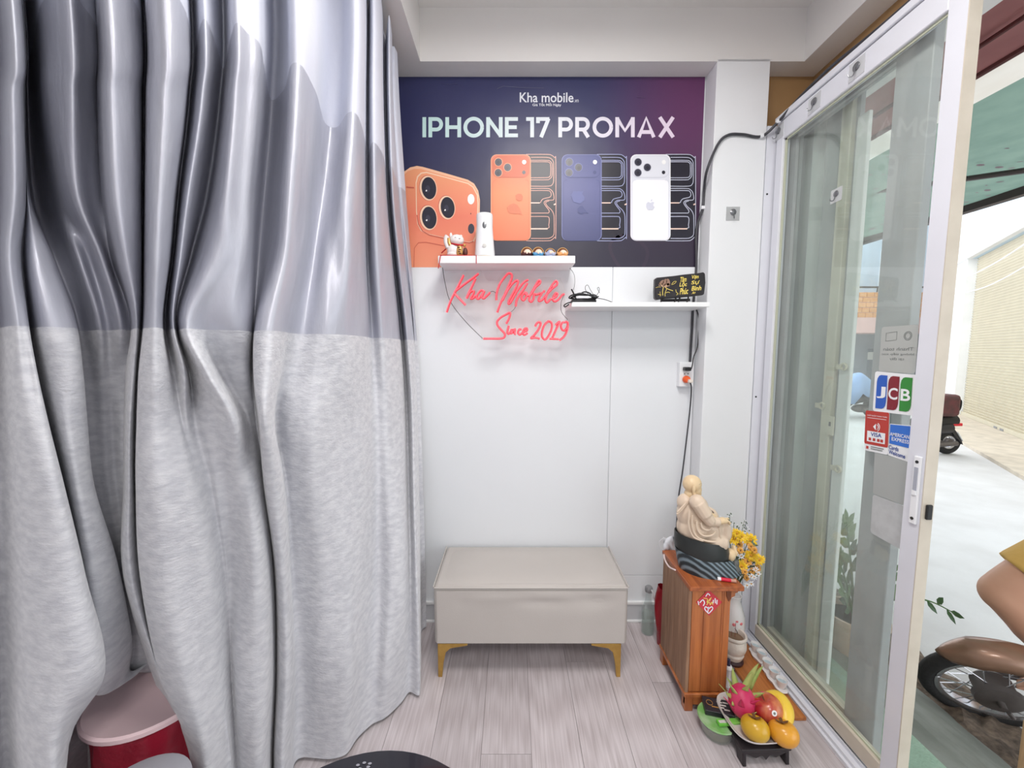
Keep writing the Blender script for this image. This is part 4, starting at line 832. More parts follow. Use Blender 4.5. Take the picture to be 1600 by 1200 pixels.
q.rect('small_logo', .1, .88, .2, .95, 'st_red', o, 6); q.rect('small_print', .3, .87, .85, .89, 'st_ink', o, 6); q.rect('small_print', .3, .92, .8, .94, 'st_ink', o, 6)
q, o = sticker('card_sticker', [(1391, 662), (1424, 665), (1420, 722), (1388, 711)], 'st_white', 'white sticker with bright blue square reading cards welcome', 2, .03)
q.rect('blue_field', .04, .02, 1.0, .62, 'st_blue', o, 4); q.text('brand_line', 'AMERICAN', .06, .26, .98, .37, 'st_white', o, 5, .012); q.text('brand_line', 'EXPRESS', .16, .40, .98, .51, 'st_white', o, 5, .012)
q.text('caption', 'Cards', .04, .66, .52, .79, 'st_text_blue', o, 5, .02); q.text('caption', 'Welcome', .04, .81, .86, .94, 'st_text_blue', o, 5, .02)
q, o = sticker('blank_sticker', [(1367, 706), (1420, 721), (1416, 791), (1364, 771)], 'st_grey2', 'blank grey sticker back below the blue card sticker', 1, .03)
q, o = sticker('blank_sticker', [(1364, 772), (1416, 792), (1410, 860), (1360, 832)], mat('st_grey3', (196, 199, 200), .5, var=(30, .3)), 'blank pale grey sticker, lowest on the door glass', 1, .08)
# ------------------------------------------------------------------ spirit cabinet
mat('cab_wood', (200, 122, 68), .38, var=(3.2, .8, 5), col2=(140, 72, 36), stretch=(11, 11, .8), bump=(18, .05), coat=.25)
mat('cab_top', (184, 104, 56), .35, var=(5, .7, 6), col2=(134, 66, 34), stretch=(16, 1.2, 16), coat=.3)
mat('cab_old', (164, 128, 102), .6, var=(4, .8, 7), col2=(126, 92, 70), stretch=(20, 20, 1.2), bump=(22, .1))
cx0, cx1, cy0, cy1 = .624, .771, 1.285, 1.515
cb = thing('altar_cabinet', (.70, 1.4, 0), 'small varnished wooden altar cabinet beside the glass door', 'cabinet')
yb_ = [cy0, 1.335, 1.40, 1.46, cy1]
for a, b in zip(yb_[:-1], yb_[1:]): MB().box(cx0, cx0+.012, a+.0006, b-.0006, .055, .462).build('back_board', MATS['cab_old'], cb, angle=0, bevel=.0012, seg=1)
xb_ = [cx0+.0125, cx0+.055, cx0+.118, cx1-.022]
for a, b in zip(xb_[:-1], xb_[1:]): MB().box(a+.0004, b-.0004, cy0, cy0+.012, .075, .462).build('side_board', MATS['cab_wood'], cb, angle=0, bevel=.0008, seg=1)
MB().box(cx1-.022, cx1, cy0-.001, cy0+.014, .07, .462).build('corner_post', MATS['cab_wood'], cb, angle=0, bevel=.001, seg=1)
MB().box(cx0+.0125, cx1, cy1-.012, cy1, .055, .462).build('side_board', MATS['cab_wood'], cb, angle=0)
MB().box(cx0+.012, cx1-.004, cy0+.012, cy1-.012, .06, .075).build('bottom_board', MATS['cab_wood'], cb, angle=0)
MB().box(cx0-.004, cx1+.014, cy0-.006, cy1+.004, .055, .07).build('plinth_ledge', MATS['cab_wood'], cb, angle=0, bevel=.002, seg=1)
for x in (cx0, cx1-.03):
    for y in (cy0-.003, cy1-.03): MB().poly([(x, y, 0), (x+.03, y, 0), (x+.03, y, .055), (x, y, .055)], (0, .03, 0)).build('foot', MATS['cab_wood'], cb, angle=0, bevel=.002, seg=1)
MB().box(cx0, cx1, cy0-.001, cy0+.010, .025, .056).build('apron', MATS['cab_wood'], cb, angle=0)
MB().box(cx0-.002, .812, cy0-.012, cy1+.01, .462, .479).build('roof_board', MATS['cab_top'], cb, angle=0, bevel=.002, seg=1)
MB().poly([(cx1-.002, cy0+.0, .462), (cx1+.026, cy0, .462), (cx1+.026, cy0, .452), (cx1+.016, cy0, .448), (cx1+.016, cy0, .438), (cx1+.004, cy0, .432), (cx1-.002, cy0, .41)], (0, .014, 0)).build('carved_bracket', MATS['cab_wood'], cb, angle=0)
MB().poly([(cx1-.016, cy0-.004, .462), (cx1+.0, cy0-.004, .462), (cx1+.0, cy0-.004, .43), (cx1-.008, cy0-.004, .42), (cx1-.016, cy0-.004, .44)], (0, .004, 0)).build('carved_bracket', mat('cab_dark', (112, 58, 30), .5), cb, angle=0)
ds = thing('diamond_sticker', tuple(atY(1107, 962, cy0)), 'red diamond paper sticker with white blossom print on wooden cabinet', 'sticker')
def d5(x, y, k=0): return atY(1000+x/3.75, 880+y/3.75, cy0-.0016-.0005*k)
MB().poly([d5(402, 155), d5(482, 228), d5(405, 308), d5(328, 230)], (0, .0006, 0)).build('paper', mat('sticker_red', (206, 58, 70), .5), ds, angle=0)
q = MB()
def sd(pts, w, k=1):
    L, R = ribbon2([(p.x, p.y) for p in cr([Vector(c+(0,)) for c in pts], 4)], w); n = len(L); b = len(q.v)
    q.v += [d5(p.x, p.y, k) for p in L]+[d5(p.x, p.y, k) for p in R]; q.f += [(b+i, b+i+1, b+n+i+1, b+n+i) for i in range(n-1)]
for c in ([(350,232),(368,215),(378,232),(370,250)], [(340,222),(345,245)], [(385,196),(398,178),(410,190)], [(430,215),(428,235)], [(440,205),(442,235)], [(452,215),(450,242)], [(402,295),(380,270),(385,255),(402,268)], [(402,295),(425,270),(420,255),(402,268)], [(396,292),(402,255)]): sd(c, 6)
q.parts('white_print', MATS['print_white'], ds, angle=0)
q = MB()
for c in ([(372,205),(395,210),(392,232),(412,205)], [(390,245),(405,228),(412,245),(420,228),(428,245)], [(418,200),(408,222)]): sd(c, 4, 2)
q.parts('gold_print', MATS['gold_ink'], ds, angle=0)
# ------------------------------------------------------------------ seated figure statue
BY = 1.395
def b4(x, y, dy=0): return atY(1040+x/6, 730+y/6, BY+dy)
SX = (b4(600, 500)-b4(0, 500)).x/600
mat('statue_cream', (226, 206, 184), .4, var=(8, .15), col2=(206, 182, 156)); mat('statue_skin', (230, 204, 164), .4); mat('statue_black', (40, 44, 44), .4); mat('statue_line', (60, 46, 40), .5)
bu = thing('buddha_statue', (b4(380, 990).x, BY, .479), 'seated bald cream robed statue on a dark cushion, on wooden cabinet', 'statue')
def e4(q, x, y, rx, ry, rz=None, dy=0, rot=0): q.ell(b4(x, y, dy), (rx*SX, (rz or rx)*SX, ry*SX), 20, 14, Matrix.Rotation(rot, 4, 'Y'))
q = MB(); e4(q, 250, 420, 140, 180, 120, 0, .12); e4(q, 260, 560, 150, 150, 140); e4(q, 370, 560, 170, 130, 130); e4(q, 430, 660, 150, 105, 140, 0, .2); e4(q, 290, 340, 90, 75, 130); e4(q, 190, 330, 80, 85, 80); e4(q, 400, 480, 90, 110, 100); e4(q, 560, 610, 55, 95, 60, -.02); e4(q, 520, 700, 60, 75, 80, -.02)
q.build('robe', MATS['statue_cream'], bu, remesh=.0035, smooth_it=4)
q = MB(); e4(q, 248, 155, 84, 82, 78); e4(q, 275, 205, 58, 62, 62); e4(q, 300, 235, 30, 45, 45, 0, -.2); e4(q, 322, 200, 14, 22, 16); e4(q, 240, 250, 62, 55, 62)
q.build('head', MATS['statue_skin'], bu, remesh=.0024, smooth_it=3)
q = MB(); e4(q, 266, 205, 17, 38, 12, -.0350); e4(q, 270, 252, 14, 34, 12, -.0335, -.3); q.build('ear', MATS['statue_skin'], bu, remesh=.0016, smooth_it=2)
MB().tube(cr([b4(306, 165, -.027), b4(320, 156, -.023), b4(331, 152, -.017)], 4), .0022, 6).build('eyebrow', MATS['statue_line'], bu)
MB().tube(cr([b4(304, 184, -.0265), b4(314, 187, -.0245), b4(325, 184, -.019)], 4), .0014, 6).build('eye', MATS['statue_line'], bu)
q = MB(); q.tube(cr([b4(300, 330, -.055), b4(370, 440, -.058), b4(420, 500, -.055), b4(500, 512, -.05)], 5), [.026]*6+[.022]*5+[.017]*4+[.014], 12); q.ell(b4(296, 326, -.050), .0275, 16, 12); q.build('sleeve', MATS['statue_cream'], bu, remesh=.0022, smooth_it=3)
q = MB(); q.tube([b4(480, 510, -.05), b4(540, 500, -.05), b4(570, 505, -.05)], [.012, .013, .010], 10)
for i, dx_ in enumerate((0, 6, 4, -4)): q.tube(cr([b4(560, 498+i*5, -.056+i*.004), b4(585+dx_, 505+i*4, -.056+i*.004), b4(602+dx_, 528+i*3, -.055+i*.004)], 4), .0038, 8)
q.tube([b4(545, 490, -.045), b4(575, 480, -.040), b4(592, 484, -.038)], .004, 8); q.build('hand', MATS['statue_skin'], bu, remesh=.0018, smooth_it=2)
q = MB(); q.tube(cr([b4(375, 400, -.03), b4(400, 440, -.045), b4(450, 470, -.04)], 4), .014, 10); q.ell(b4(395, 425, -.03), .013, 12, 8); q.build('chest', MATS['statue_skin'], bu, remesh=.0025, smooth_it=2)
q = MB()
for k in range(9): a = k/8; q.ell(b4(395+40*math.sin(a*3.1)+20*a, 395+60*a, -.045), .0035, 8, 6)
q.build('prayer_beads', mat('beads', (120, 104, 92), .4), bu, label='string of brown beads')
for pts in ([(225,400),(215,520),(230,600),(270,660),(350,690)], [(250,450),(250,560),(290,650),(380,690),(470,700)], [(290,500),(300,590),(350,640),(430,640),(470,600)], [(330,520),(345,570),(400,590),(440,560)], [(500,560),(510,640),(520,720),(545,775)], [(105,440),(150,400),(210,330),(280,290)], [(110,420),(160,370),(220,310)]):
    d = -.062 if pts[0][0] < 400 else -.045
    if pts[0][0] < 120: d = -.03
    MB().tube(cr([b4(x, y, d) for x, y in pts], 5), .0034, 8).build('robe_fold', MATS['statue_cream'], bu)
q = MB(); e4(q, 600, 820, 45, 58, 60, -.02); e4(q, 640, 770, 22, 42, 30, -.02); e4(q, 655, 805, 18, 30, 24, -.03); q.build('foot', MATS['statue_skin'], bu, remesh=.002, smooth_it=2)
G = []
def ring(zpx, x0, x1, ry, n=28, tilt=0):
    c = b4((x0+x1)/2, zpx); r = (x1-x0)/2*SX
    return [Vector((c.x+r*math.cos(a), BY+ry*math.sin(a), c.z-tilt*math.cos(a))) for a in [2*math.pi*i/n for i in range(n+1)]]
q = MB(); q.grid([ring(660, 120, 470, .05, tilt=.014), ring(640, 88, 560, .062, tilt=.020), ring(720, 85, 590, .07, tilt=.022), ring(790, 90, 580, .071, tilt=.022), ring(860, 150, 555, .068, tilt=.02), ring(868, 190, 520, .06, tilt=.02)]); q.build('black_cushion', MATS['statue_black'], bu, angle=60)
m = mat('rock_stripe', (52, 64, 72), .45, bump=(20, .2))
nt = m.node_tree; wv = nt.nodes.new('ShaderNodeTexWave'); wv.inputs['Scale'].default_value = 26; wv.inputs['Distortion'].default_value = 1.2; wv.bands_direction = 'DIAGONAL'
tc = nt.nodes.new('ShaderNodeTexCoord'); nt.links.new(tc.outputs['Object'], wv.inputs['Vector']); rp = nt.nodes.new('ShaderNodeValToRGB'); rp.color_ramp.elements[0].color = lin((36, 46, 52)); rp.color_ramp.elements[1].color = lin((128, 146, 156)); rp.color_ramp.elements[0].position = .3
nt.links.new(wv.outputs['Fac'], rp.inputs[0]); nt.links.new(rp.outputs[0], nt.nodes['Principled BSDF'].inputs['Base Color'])
q = MB(); zb = .481
r0 = ring(790, 92, 600, .07, tilt=.016); r1 = ring(880, 110, 670, .078, tilt=.008); r2 = ring(940, 130, 690, .082)
r3 = [Vector((p.x, p.y, zb)) for p in r2]; cc = Vector((b4(400, 900).x, BY, zb)); r4 = [cc+(p-cc)*.5 for p in r3]
q.grid([r0, r1, r2, r3, r4]); q.build('rock_base', m, bu, angle=60)
q = MB(); e4(q, 620, 935, 60, 50, 90, -.02); e4(q, 640, 890, 40, 40, 60, -.02); q.build('rock_front', mat('rock_grey', (104, 106, 104), .6, var=(14, .5)), bu, remesh=.003, smooth_it=2)
# lighter
p0 = atZ(1121, 904, .486); p1 = atZ(1150, 908, .486)
li = thing('lighter', tuple((p0+p1)/2-Vector((0, 0, .007))), 'red and white pocket lighter lying on the wooden cabinet top', 'lighter')
d = (p1-p0); MB().tube([p0, p0+d*.18], .0065, 10).build('white_cap', MATS['white_plastic'], li); MB().tube([p0+d*.18, p0+d*.72], .0065, 10).build('body', mat('lighter_red', (216, 36, 66), .3), li); MB().tube([p0+d*.72, p1], .006, 10).build('clear_tank', mat('lighter_clear', (196, 150, 130), .3), li)
# face mask tucked behind the cabinet top
fm = thing('face_mask', (.61, 1.53, .48), 'crumpled white face mask tucked behind the statue', 'face mask')
def m4(x, y, Y): return atY(1000+x/5.454, 720+y/5.454, Y)
G = [[m4(200+25*i, 650+45*j+12*math.sin(i*1.7+j), 1.525+.012*math.sin(i*1.3+j*2)) for i in range(5)] for j in range(4)]
MB().grid(G).build('cloth', mat('mask_white', (238, 240, 246), .8), fm, angle=180, solid=.002)
q = MB(); q.tube(cr([m4(205, 655, 1.525), m4(165, 690, 1.52), m4(180, 750, 1.52), m4(240, 770, 1.525)], 5), .001, 6); q.build('ear_loop', MATS['mask_white'], fm)
# white strap looped over cabinet back
st = MB().tube(cr([m4(205, 800, 1.49), m4(215, 850, 1.45), m4(250, 905, 1.40), m4(300, 930, 1.36)], 6), .003, 8).build('strap', mat('strap_pink', (226, 206, 204), .6)); tag(st, 'pale pink strap looped over the cabinet back edge', 'strap')
# bottle, red bag
def c7(x, y, Y): return atY(1000+x/10, 880+y/10, Y)
bo = thing('glass_bottle', (.628, 1.675, 0), 'small clear swing-top water bottle on floor behind the altar cabinet', 'bottle')
T = Matrix.Translation((.628, 1.675, 0)); hb = .215
MB().lathe([(0, .002), (.026, .0), (.0295, .006), (.0295, .10), (.028, .118), (.020, .138), (.0135, .160), (.0125, .19), (.015, .195), (.015, .203), (0, .203)], 24, T).build('glass', glassmat('bottle_glass', (244, 248, 248), .10, .02), bo)
MB().lathe([(0, .006), (.026, .006), (.027, .095), (0, .095)], 20, T).build('water', glassmat('water', (236, 242, 240), .16, .02), bo)
MB().lathe([(0, .199), (.016, .199), (.017, .205), (.017, .218), (.012, .224), (0, .224)], 16, T).build('stopper', MATS['grey_metal'], bo)
MB().tube(cr([T @ Vector((.006, -.016, .216)), T @ Vector((.014, -.018, .20)), T @ Vector((.018, -.016, .175))], 5), .0035, 8).build('bail_lever', MATS['white_plastic'], bo)
rb = thing('red_bag', (.66, 1.63, 0), 'crumpled dark red plastic bag squeezed behind the altar cabinet', 'bag')
random.seed(5); q = MB(); G = []
for j in range(9):
    a_ = j/8; row = []
    for i in range(15):
        an = 2*math.pi*i/14; rr_ = (.020+.014*math.sin(a_*2.6))*(1+.18*math.sin(3*an+j)+.08*random.random()); row.append(Vector((.668+rr_*math.cos(an), 1.60+rr_*.8*math.sin(an), .0+.27*a_)))
    row[-1] = row[0]; G.append(row)
q.grid(G).build('bag', mat('bag_red', (158, 24, 40), .3, bump=(25, .5)), rb, angle=60)
# ------------------------------------------------------------------ blossom vase with flowers
VX, VY = .953, 1.565
vb = atZ(1145, 1003, .012)
va = thing('flower_vase', (VX, VY, 0), 'white vase painted with pink blossom holding yellow flowers by the door', 'vase')
mat('vase_white', (240, 236, 236), .15, coat=.4); mat('petal_yellow', (250, 206, 40), .5); mat('petal_gold', (236, 172, 74), .5); mat('flower_eye', (214, 150, 30), .6); mat('flower_brown', (130, 84, 40), .6); mat('stem_green', (84, 108, 70), .6); mat('leaf_grey', (96, 116, 92), .6); mat('petal_white', (246, 248, 250), .5)
T = Matrix.Translation((VX, VY, .012))
MB().lathe([(0, 0), (.028, 0), (.030, .006), (.043, .06), (.048, .11), (.045, .16), (.033, .20), (.026, .225), (.031, .245), (.027, .245), (.022, .225), (0, .20)], 28, T).build('body', MATS['vase_white'], va)
mat('blossom', (234, 128, 132), .5); mat('branch_ink', (50, 40, 44), .5)
def vs(an, z): 
    r_ = .0492-abs(z-.115)*.16; a_ = math.radians(an); return Vector((VX+r_*math.cos(a_), VY+r_*math.sin(a_), z))
br = MB().tube(cr([vs(-70, .05), vs(-78, .085), vs(-90, .10), vs(-100, .125), vs(-112, .14)], 5), .0014, 6); br.tube(cr([vs(-90, .10), vs(-82, .125), vs(-80, .15)], 5), .001, 6); br.parts('painted_branch', MATS['branch_ink'], va)
for an, z in ((-105, .06), (-92, .055), (-112, .15), (-78, .155), (-98, .165), (-118, .09)): MB().ell(vs(an, z), (.009, .005, .008), 10, 6).build('painted_blossom', MATS['blossom'], va)
def flower(c, r, m, eye, face, par, n=17):
    fv = (Vector(face)).normalized(); a = fv.orthogonal().normalized(); b = fv.cross(a); q = MB()
    for k in range(n):
        an = 2*math.pi*k/n+random.random()*.2; d_ = a*math.cos(an)+b*math.sin(an); s_ = fv.cross(d_); w = r*.15; L_ = r*random.uniform(.80, 1.12); up = fv*(r*.10*(k % 2)+.0004*k)
        q.poly([c+d_*r*.12+up, c+d_*L_*.55+s_*w+fv*r*.14+up, c+d_*L_*.9+s_*w*.55+fv*r*.05+up, c+d_*L_+up, c+d_*L_*.9-s_*w*.55+fv*r*.05+up, c+d_*L_*.55-s_*w+fv*r*.14+up])
    h = q.build('bloom', MATS[m], par, angle=0, solid=.0006)
    MB().ell(c+fv*r*.16, (r*.26, r*.26, r*.2), 10, 6).build('bloom_eye', MATS[eye], h if False else par)
random.seed(11)
FL = [(640,665,.028,'petal_yellow','flower_eye'),(790,680,.030,'petal_yellow','flower_eye'),(665,615,.022,'petal_yellow','flower_eye'),(705,650,.022,'petal_yellow','flower_eye'),(690,725,.017,'petal_gold','flower_brown'),(795,745,.016,'petal_gold','flower_brown'),(800,820,.028,'petal_yellow','flower_eye'),(875,865,.024,'petal_yellow','flower_eye'),(765,880,.020,'petal_gold','flower_brown'),(710,925,.026,'petal_yellow','flower_eye'),(855,940,.018,'petal_gold','flower_brown'),(810,970,.016,'petal_gold','flower_brown'),(700,780,.014,'petal_gold','flower_brown'),(755,1035,.014,'petal_gold','flower_brown'),(830,775,.015,'petal_gold','flower_brown'),(740,980,.013,'petal_gold','flower_brown')]
VM = Vector((VX, VY, .25))
for x, y, r, m_, ey in FL:
    c = b4(x, y, .085+random.uniform(-.02, .02)); flower(c, r, m_, ey, (-.35+random.uniform(-.2, .2), -.9, .25+random.uniform(-.2, .3)), va)
    MB().tube(cr([VM, (VM+c)/2+Vector((0, .01, .02)), c+Vector((0, .006, -.002))], 4), .0014, 5).build('stem', MATS['stem_green'], va)
for x, y in ((705,830),(760,1105),(800,1090),(825,1030),(865,1000),(690,810),(800,1020),(840,955)):
    flower(b4(x, y, .075), .013, 'petal_white', 'flower_eye', (-.2, -1, .2), va, 8)
for x, y in ((600,450),(640,520),(690,560),(740,500),(760,560),(720,600),(450,455),(490,465),(590,480)):
    c = b4(x, y, .09); MB().tube(cr([VM, (VM+c)/2+Vector((.0, .01, .03)), c], 4), .0010, 5).build('stem', MATS['stem_green'], va)
    for k in range(7): MB().ell(c+Vector((random.uniform(-.012, .012), random.uniform(-.008, .008), random.uniform(-.02, .008))), .0026, 6, 5).build('bud', MATS['petal_white' if k % 3 == 0 else 'leaf_grey'], va)
for k in range(16):
    c = b4(random.uniform(640, 850), random.uniform(620, 1000), .095); d_ = Vector((random.uniform(-1, 1), random.uniform(-.4, 0), random.uniform(-.6, .6))).normalized()*.022; s_ = d_.cross(Vector((0, 1, 0)))*.35
    MB().poly([c-d_, c-s_*.7, c+d_*.3-s_, c+d_, c+d_*.3+s_, c-d_*.2+s_*.8]).build('leaf', MATS['leaf_grey'], va, angle=0, solid=.0006)
# ------------------------------------------------------------------ incense bowl, candlestick, board, cups
def f8(x, y, z): return atZ(1080+x/5.455, 960+y/5.455, z)
bd = thing('wooden_board', (.96, 1.3, 0), 'thin orange wooden board on the floor under the tea cups', 'board')
A = f8(500, 300, .014); 
bx0, bx1 = .905, .985
yB0 = f8(902, 878, .014).y
MB().box(bx0, 1.038, yB0, 1.60, 0, .014).build('board', mat('board_wood', (196, 124, 66), .4, var=(5, .6, 5), col2=(150, 84, 40), stretch=(18, 1, 18)), bd, angle=0, bevel=.002, seg=1)
ib = thing('incense_bowl', (.868, 1.395, 0), 'white embossed incense bowl on dark stand beside the altar cabinet', 'bowl')
ic = f8(395, 470, .0); IX, IY = ic.x-.004, ic.y+.03
WM.pop(ib); ib.location = (IX, IY, 0); WM[ib] = Matrix.Translation((IX, IY, 0)); T = Matrix.Translation((IX, IY, 0))
S_ = Matrix.Scale(1.18, 4)
MB().lathe([(0, .0), (.036, 0), (.038, .006), (.032, .012), (.034, .020), (.030, .026), (0, .026)], 24, T @ S_).build('stand', mat('dark_wood', (62, 34, 40), .35), ib)
MB().lathe([(0, .026), (.027, .026), (.031, .034), (.034, .044), (.031, .050), (.037, .058), (.0405, .072), (.0395, .088), (.0345, .098), (.036, .104), (.041, .108), (.041, .114), (.0385, .117), (.034, .114), (.032, .105), (.031, .092), (0, .090)], 32, T @ S_).build('bowl', mat('bowl_white', (236, 226, 216), .3, bump=(45, .35), coat=.3), ib)
MB().lathe([(0, .094), (.031, .094), (.031, .099), (0, .101)], 20, T @ S_).build('ash', mat('ash', (150, 122, 98), .9, var=(40, .5)), ib)
q = MB(); q.tube([T @ S_ @ Vector((.004, 0, .098)), T @ S_ @ Vector((.003, -.002, .155))], .0008, 5); q.tube([T @ S_ @ Vector((-.006, .003, .098)), T @ S_ @ Vector((-.008, .003, .12))], .0008, 5); q.parts('incense_stick', mat('incense', (150, 60, 60), .7), ib)
cs = thing('candlestick', (.80, 1.31, 0), 'white porcelain candlestick between the altar cabinet and dragon fruit', 'candlestick')
cc_ = f8(305, 640, .0); WM[cs] = Matrix.Translation(cc_); cs.location = cc_; T = Matrix.Translation(cc_)
MB().lathe([(0, 0), (.022, 0), (.023, .008), (.017, .016), (.018, .022), (.011, .032), (.010, .060), (.012, .085), (.016, .092), (.012, .10), (.010, .102), (0, .102)], 24, T).build('stick', MATS['vase_white'], cs); MB().lathe([(0, .102), (.008, .102), (.007, .125), (0, .126)], 12, T).build('holder', mat('blue_glaze', (60, 60, 84), .3), cs)
BZ = .014
def tray(nm, cxs, lab, grp):
    P = [f8(x, y, BZ+.006) for x, y in cxs]; c = sum(P, Vector())/len(P); d_ = (P[-1]-P[0]).normalized(); n_ = Vector((-d_.y, d_.x, 0)); L_ = (P[-1]-P[0]).length/2+.024
    t = thing(nm, (c.x, c.y, BZ), lab, 'tray', grp)
    out = []
    for k in range(40):
        a_ = 2*math.pi*k/40; s_ = math.cos(a_); w_ = .0225*(1+.10*math.cos(len(P)*2*math.pi*s_/2*1.0)); sg = 1 if math.sin(a_) >= 0 else -1
        out.append(Vector((c.x, c.y, 0))+d_*L_*s_+n_*w_*sg*abs(math.sin(a_))**.55)
    q = MB(); q.poly([p*.8+Vector((c.x, c.y, 0))*.2+Vector((0, 0, BZ)) for p in out], (0, 0, .010)); q.build('foot', MATS['vase_white'], t, angle=40)
    q = MB(); q.poly([p+Vector((0, 0, BZ+.010)) for p in out], (0, 0, .004)); q.build('top', MATS['vase_white'], t, angle=40, bevel=.0015, seg=2)
    return [Vector((p.x, p.y, BZ+.014)) for p in P]
c_a = tray('cup_tray', [(545, 330), (598, 398)], 'white scalloped porcelain tray carrying two tea cups', 'white porcelain cup trays'); c_b = tray('cup_tray', [(648, 475), (705, 555), (768, 640)], 'white scalloped porcelain tray carrying three tea cups', 'white porcelain cup trays')
words = ['farthest from the fruit plate', 'second from the incense bowl', 'middle of the five', 'second nearest the fruit plate', 'nearest the fruit plate']
cup0 = None
for c, w_ in zip(c_a+c_b, words):
    lab = 'white porcelain tea cup by the glass door, '+w_
    if cup0 is None:
        cup0 = thing('tea_cup', tuple(c), lab, 'cup', 'white tea cups by the door')
        MB().lathe([(0, 0), (.010, 0), (.011, .003), (.013, .006), (.0165, .019), (.0190, .034), (.0180, .034), (.015, .020), (.011, .008), (0, .007)], 24, Matrix.Translation(c)).build('cup', MATS['vase_white'], cup0); MB().lathe([(0, .023), (.0155, .023)], 20, Matrix.Translation(c)).build('tea_water', mat('cup_water', (226, 240, 246), .15, spec=.4), cup0)
    else: o = copy_tree(cup0, None, c); o['label'] = lab
# ------------------------------------------------------------------ fruit plate
pc = Vector((.795, 1.185, .075))
pt = thing('fruit_plate', (pc.x, pc.y, 0), 'oval white plate on black carved stand in front of altar cabinet', 'plate')
dv = (f8(890, 1130, .07)-f8(420, 900, .07)); 
ax = Vector((.04, -1, 0)).normalized(); ay = Vector((-ax.y, ax.x, 0)); La, Lb = .088, .082
def pe(s_, r_, z): return Vector((pc.x, pc.y, z))+ax*La*r_*math.cos(s_)*(1)+ay*Lb*r_*math.sin(s_)
def sq(s_, r_, z):
    c_, d_ = math.cos(s_), math.sin(s_); f_ = lambda v: math.copysign(abs(v)**.65, v)
    return Vector((pc.x, pc.y, z))+ax*La*r_*f_(c_)+ay*Lb*r_*f_(d_)
N_ = 48; ang = [2*math.pi*i/N_ for i in range(N_+1)]
q = MB(); q.grid([[sq(a, .1, .062) for a in ang], [sq(a, .7, .062) for a in ang], [sq(a, .95, .076) for a in ang], [sq(a, 1.04, .084) for a in ang], [sq(a, 1.05, .081) for a in ang], [sq(a, .95, .070) for a in ang], [sq(a, .7, .056) for a in ang], [sq(a, .1, .056) for a in ang]]); q.poly([sq(a, .1, .062) for a in ang[:-1]]); q.build('plate', mat('plate_white', (232, 228, 226), .25, var=(20, .3), col2=(190, 180, 176)), pt, angle=60)
M_ = Matrix(((ax.x, ay.x, 0, pc.x), (ax.y, ay.y, 0, pc.y), (0, 0, 1, 0), (0, 0, 0, 1)))
q = MB(); q.box(-La*.98, La*.98, -Lb*.98, Lb*.98, .046, .057, M_); q.build('stand_top', mat('stand_black', (34, 28, 32), .35), pt, angle=0, bevel=.003)
for sx in (-1, 1):
    for sy in (-1, 1):
        a0 = La*.95*sx; w_ = .034*sx
        MB().poly([M_ @ Vector(p) for p in ((a0, sy*Lb*.92, .046), (a0-w_*1.5, sy*Lb*.92, .046), (a0-w_*1.0, sy*Lb*.92, .022), (a0-w_*.8, sy*Lb*.92, .0), (a0+.004*sx, sy*Lb*.92, .0))], M_.to_3x3() @ Vector((0, -sy*.012, 0))).build('leg', MATS['stand_black'], pt, angle=0, bevel=.002, seg=1)
for sx in (-1, 1): q = MB(); q.poly([M_ @ Vector(p) for p in ((sx*La*.96, -Lb*.9, .046), (sx*La*.96, -Lb*.4, .026), (sx*La*.96, -Lb*.15, .034), (sx*La*.96, 0, .018), (sx*La*.96, Lb*.15, .034), (sx*La*.96, Lb*.4, .026), (sx*La*.96, Lb*.9, .046))], M_.to_3x3() @ Vector((-sx*.010, 0, 0))); q.build('apron', MATS['stand_black'], pt, angle=0)
PZ = .064
def fruit_at(x, y, z): return f8(x, y, z)
mat('dragon_pink', (196, 40, 92), .45, var=(14, .5), col2=(226, 96, 120)); mat('dragon_green', (150, 176, 92), .5, var=(20, .4), col2=(206, 190, 130)); mat('apple_red', (176, 36, 48), .3, var=(10, .7), col2=(222, 150, 96), stretch=(3, 3, .6), coat=.2); mat('persimmon', (206, 158, 40), .3, var=(6, .5), col2=(206, 176, 30), coat=.2); mat('yellow_fruit', (240, 204, 72), .35, var=(12, .2), col2=(222, 190, 60)); mat('calyx', (110, 76, 44), .8)
DC = f8(430, 735, .118)
df = thing('dragon_fruit', (DC.x, DC.y, PZ), 'pink dragon fruit with green tipped scales on fruit plate', 'dragon fruit')
dax = Vector((.25, .45, .86)).normalized(); d1 = dax.orthogonal().normalized(); d2 = dax.cross(d1)
MD = Matrix(((d1.x, d2.x, dax.x, DC.x), (d1.y, d2.y, dax.y, DC.y), (d1.z, d2.z, dax.z, DC.z), (0, 0, 0, 1)))
MB().ell((0, 0, 0), (.041, .041, .050), 24, 16).v
q = MB(); q.ell(DC, (.041, .041, .050), 24, 16, MD.to_3x3().to_4x4()); q.build('flesh', MATS['dragon_pink'], df)
def scale_leaf(base, dirn, up, L_, w_, m_):
    s_ = dirn.cross(up).normalized(); G = []
    for i in range(7):
        t_ = i/6; wv_ = w_*(1-t_)**.7*(1 if t_ > .05 else .9); c = base+dirn*L_*t_+up*(L_*.35*t_*t_); G.append([c-s_*wv_, c+up*wv_*.25, c+s_*wv_])
    return MB().grid(G).build('scale', m_, df, angle=60, solid=.002)
random.seed(2)
for k in range(13):
    th = k*2.4; zz = -.7+1.4*k/12; r_ = math.sqrt(max(0, 1-zz*zz)); o_ = (d1*math.cos(th)+d2*math.sin(th)); b_ = DC+o_*.041*r_+dax*.05*zz
    scale_leaf(b_-o_*.003, (dax*.75+o_*.65).normalized(), o_, random.uniform(.022, .036), .011, MATS['dragon_green'] if k % 3 != 1 else MATS['dragon_pink'])
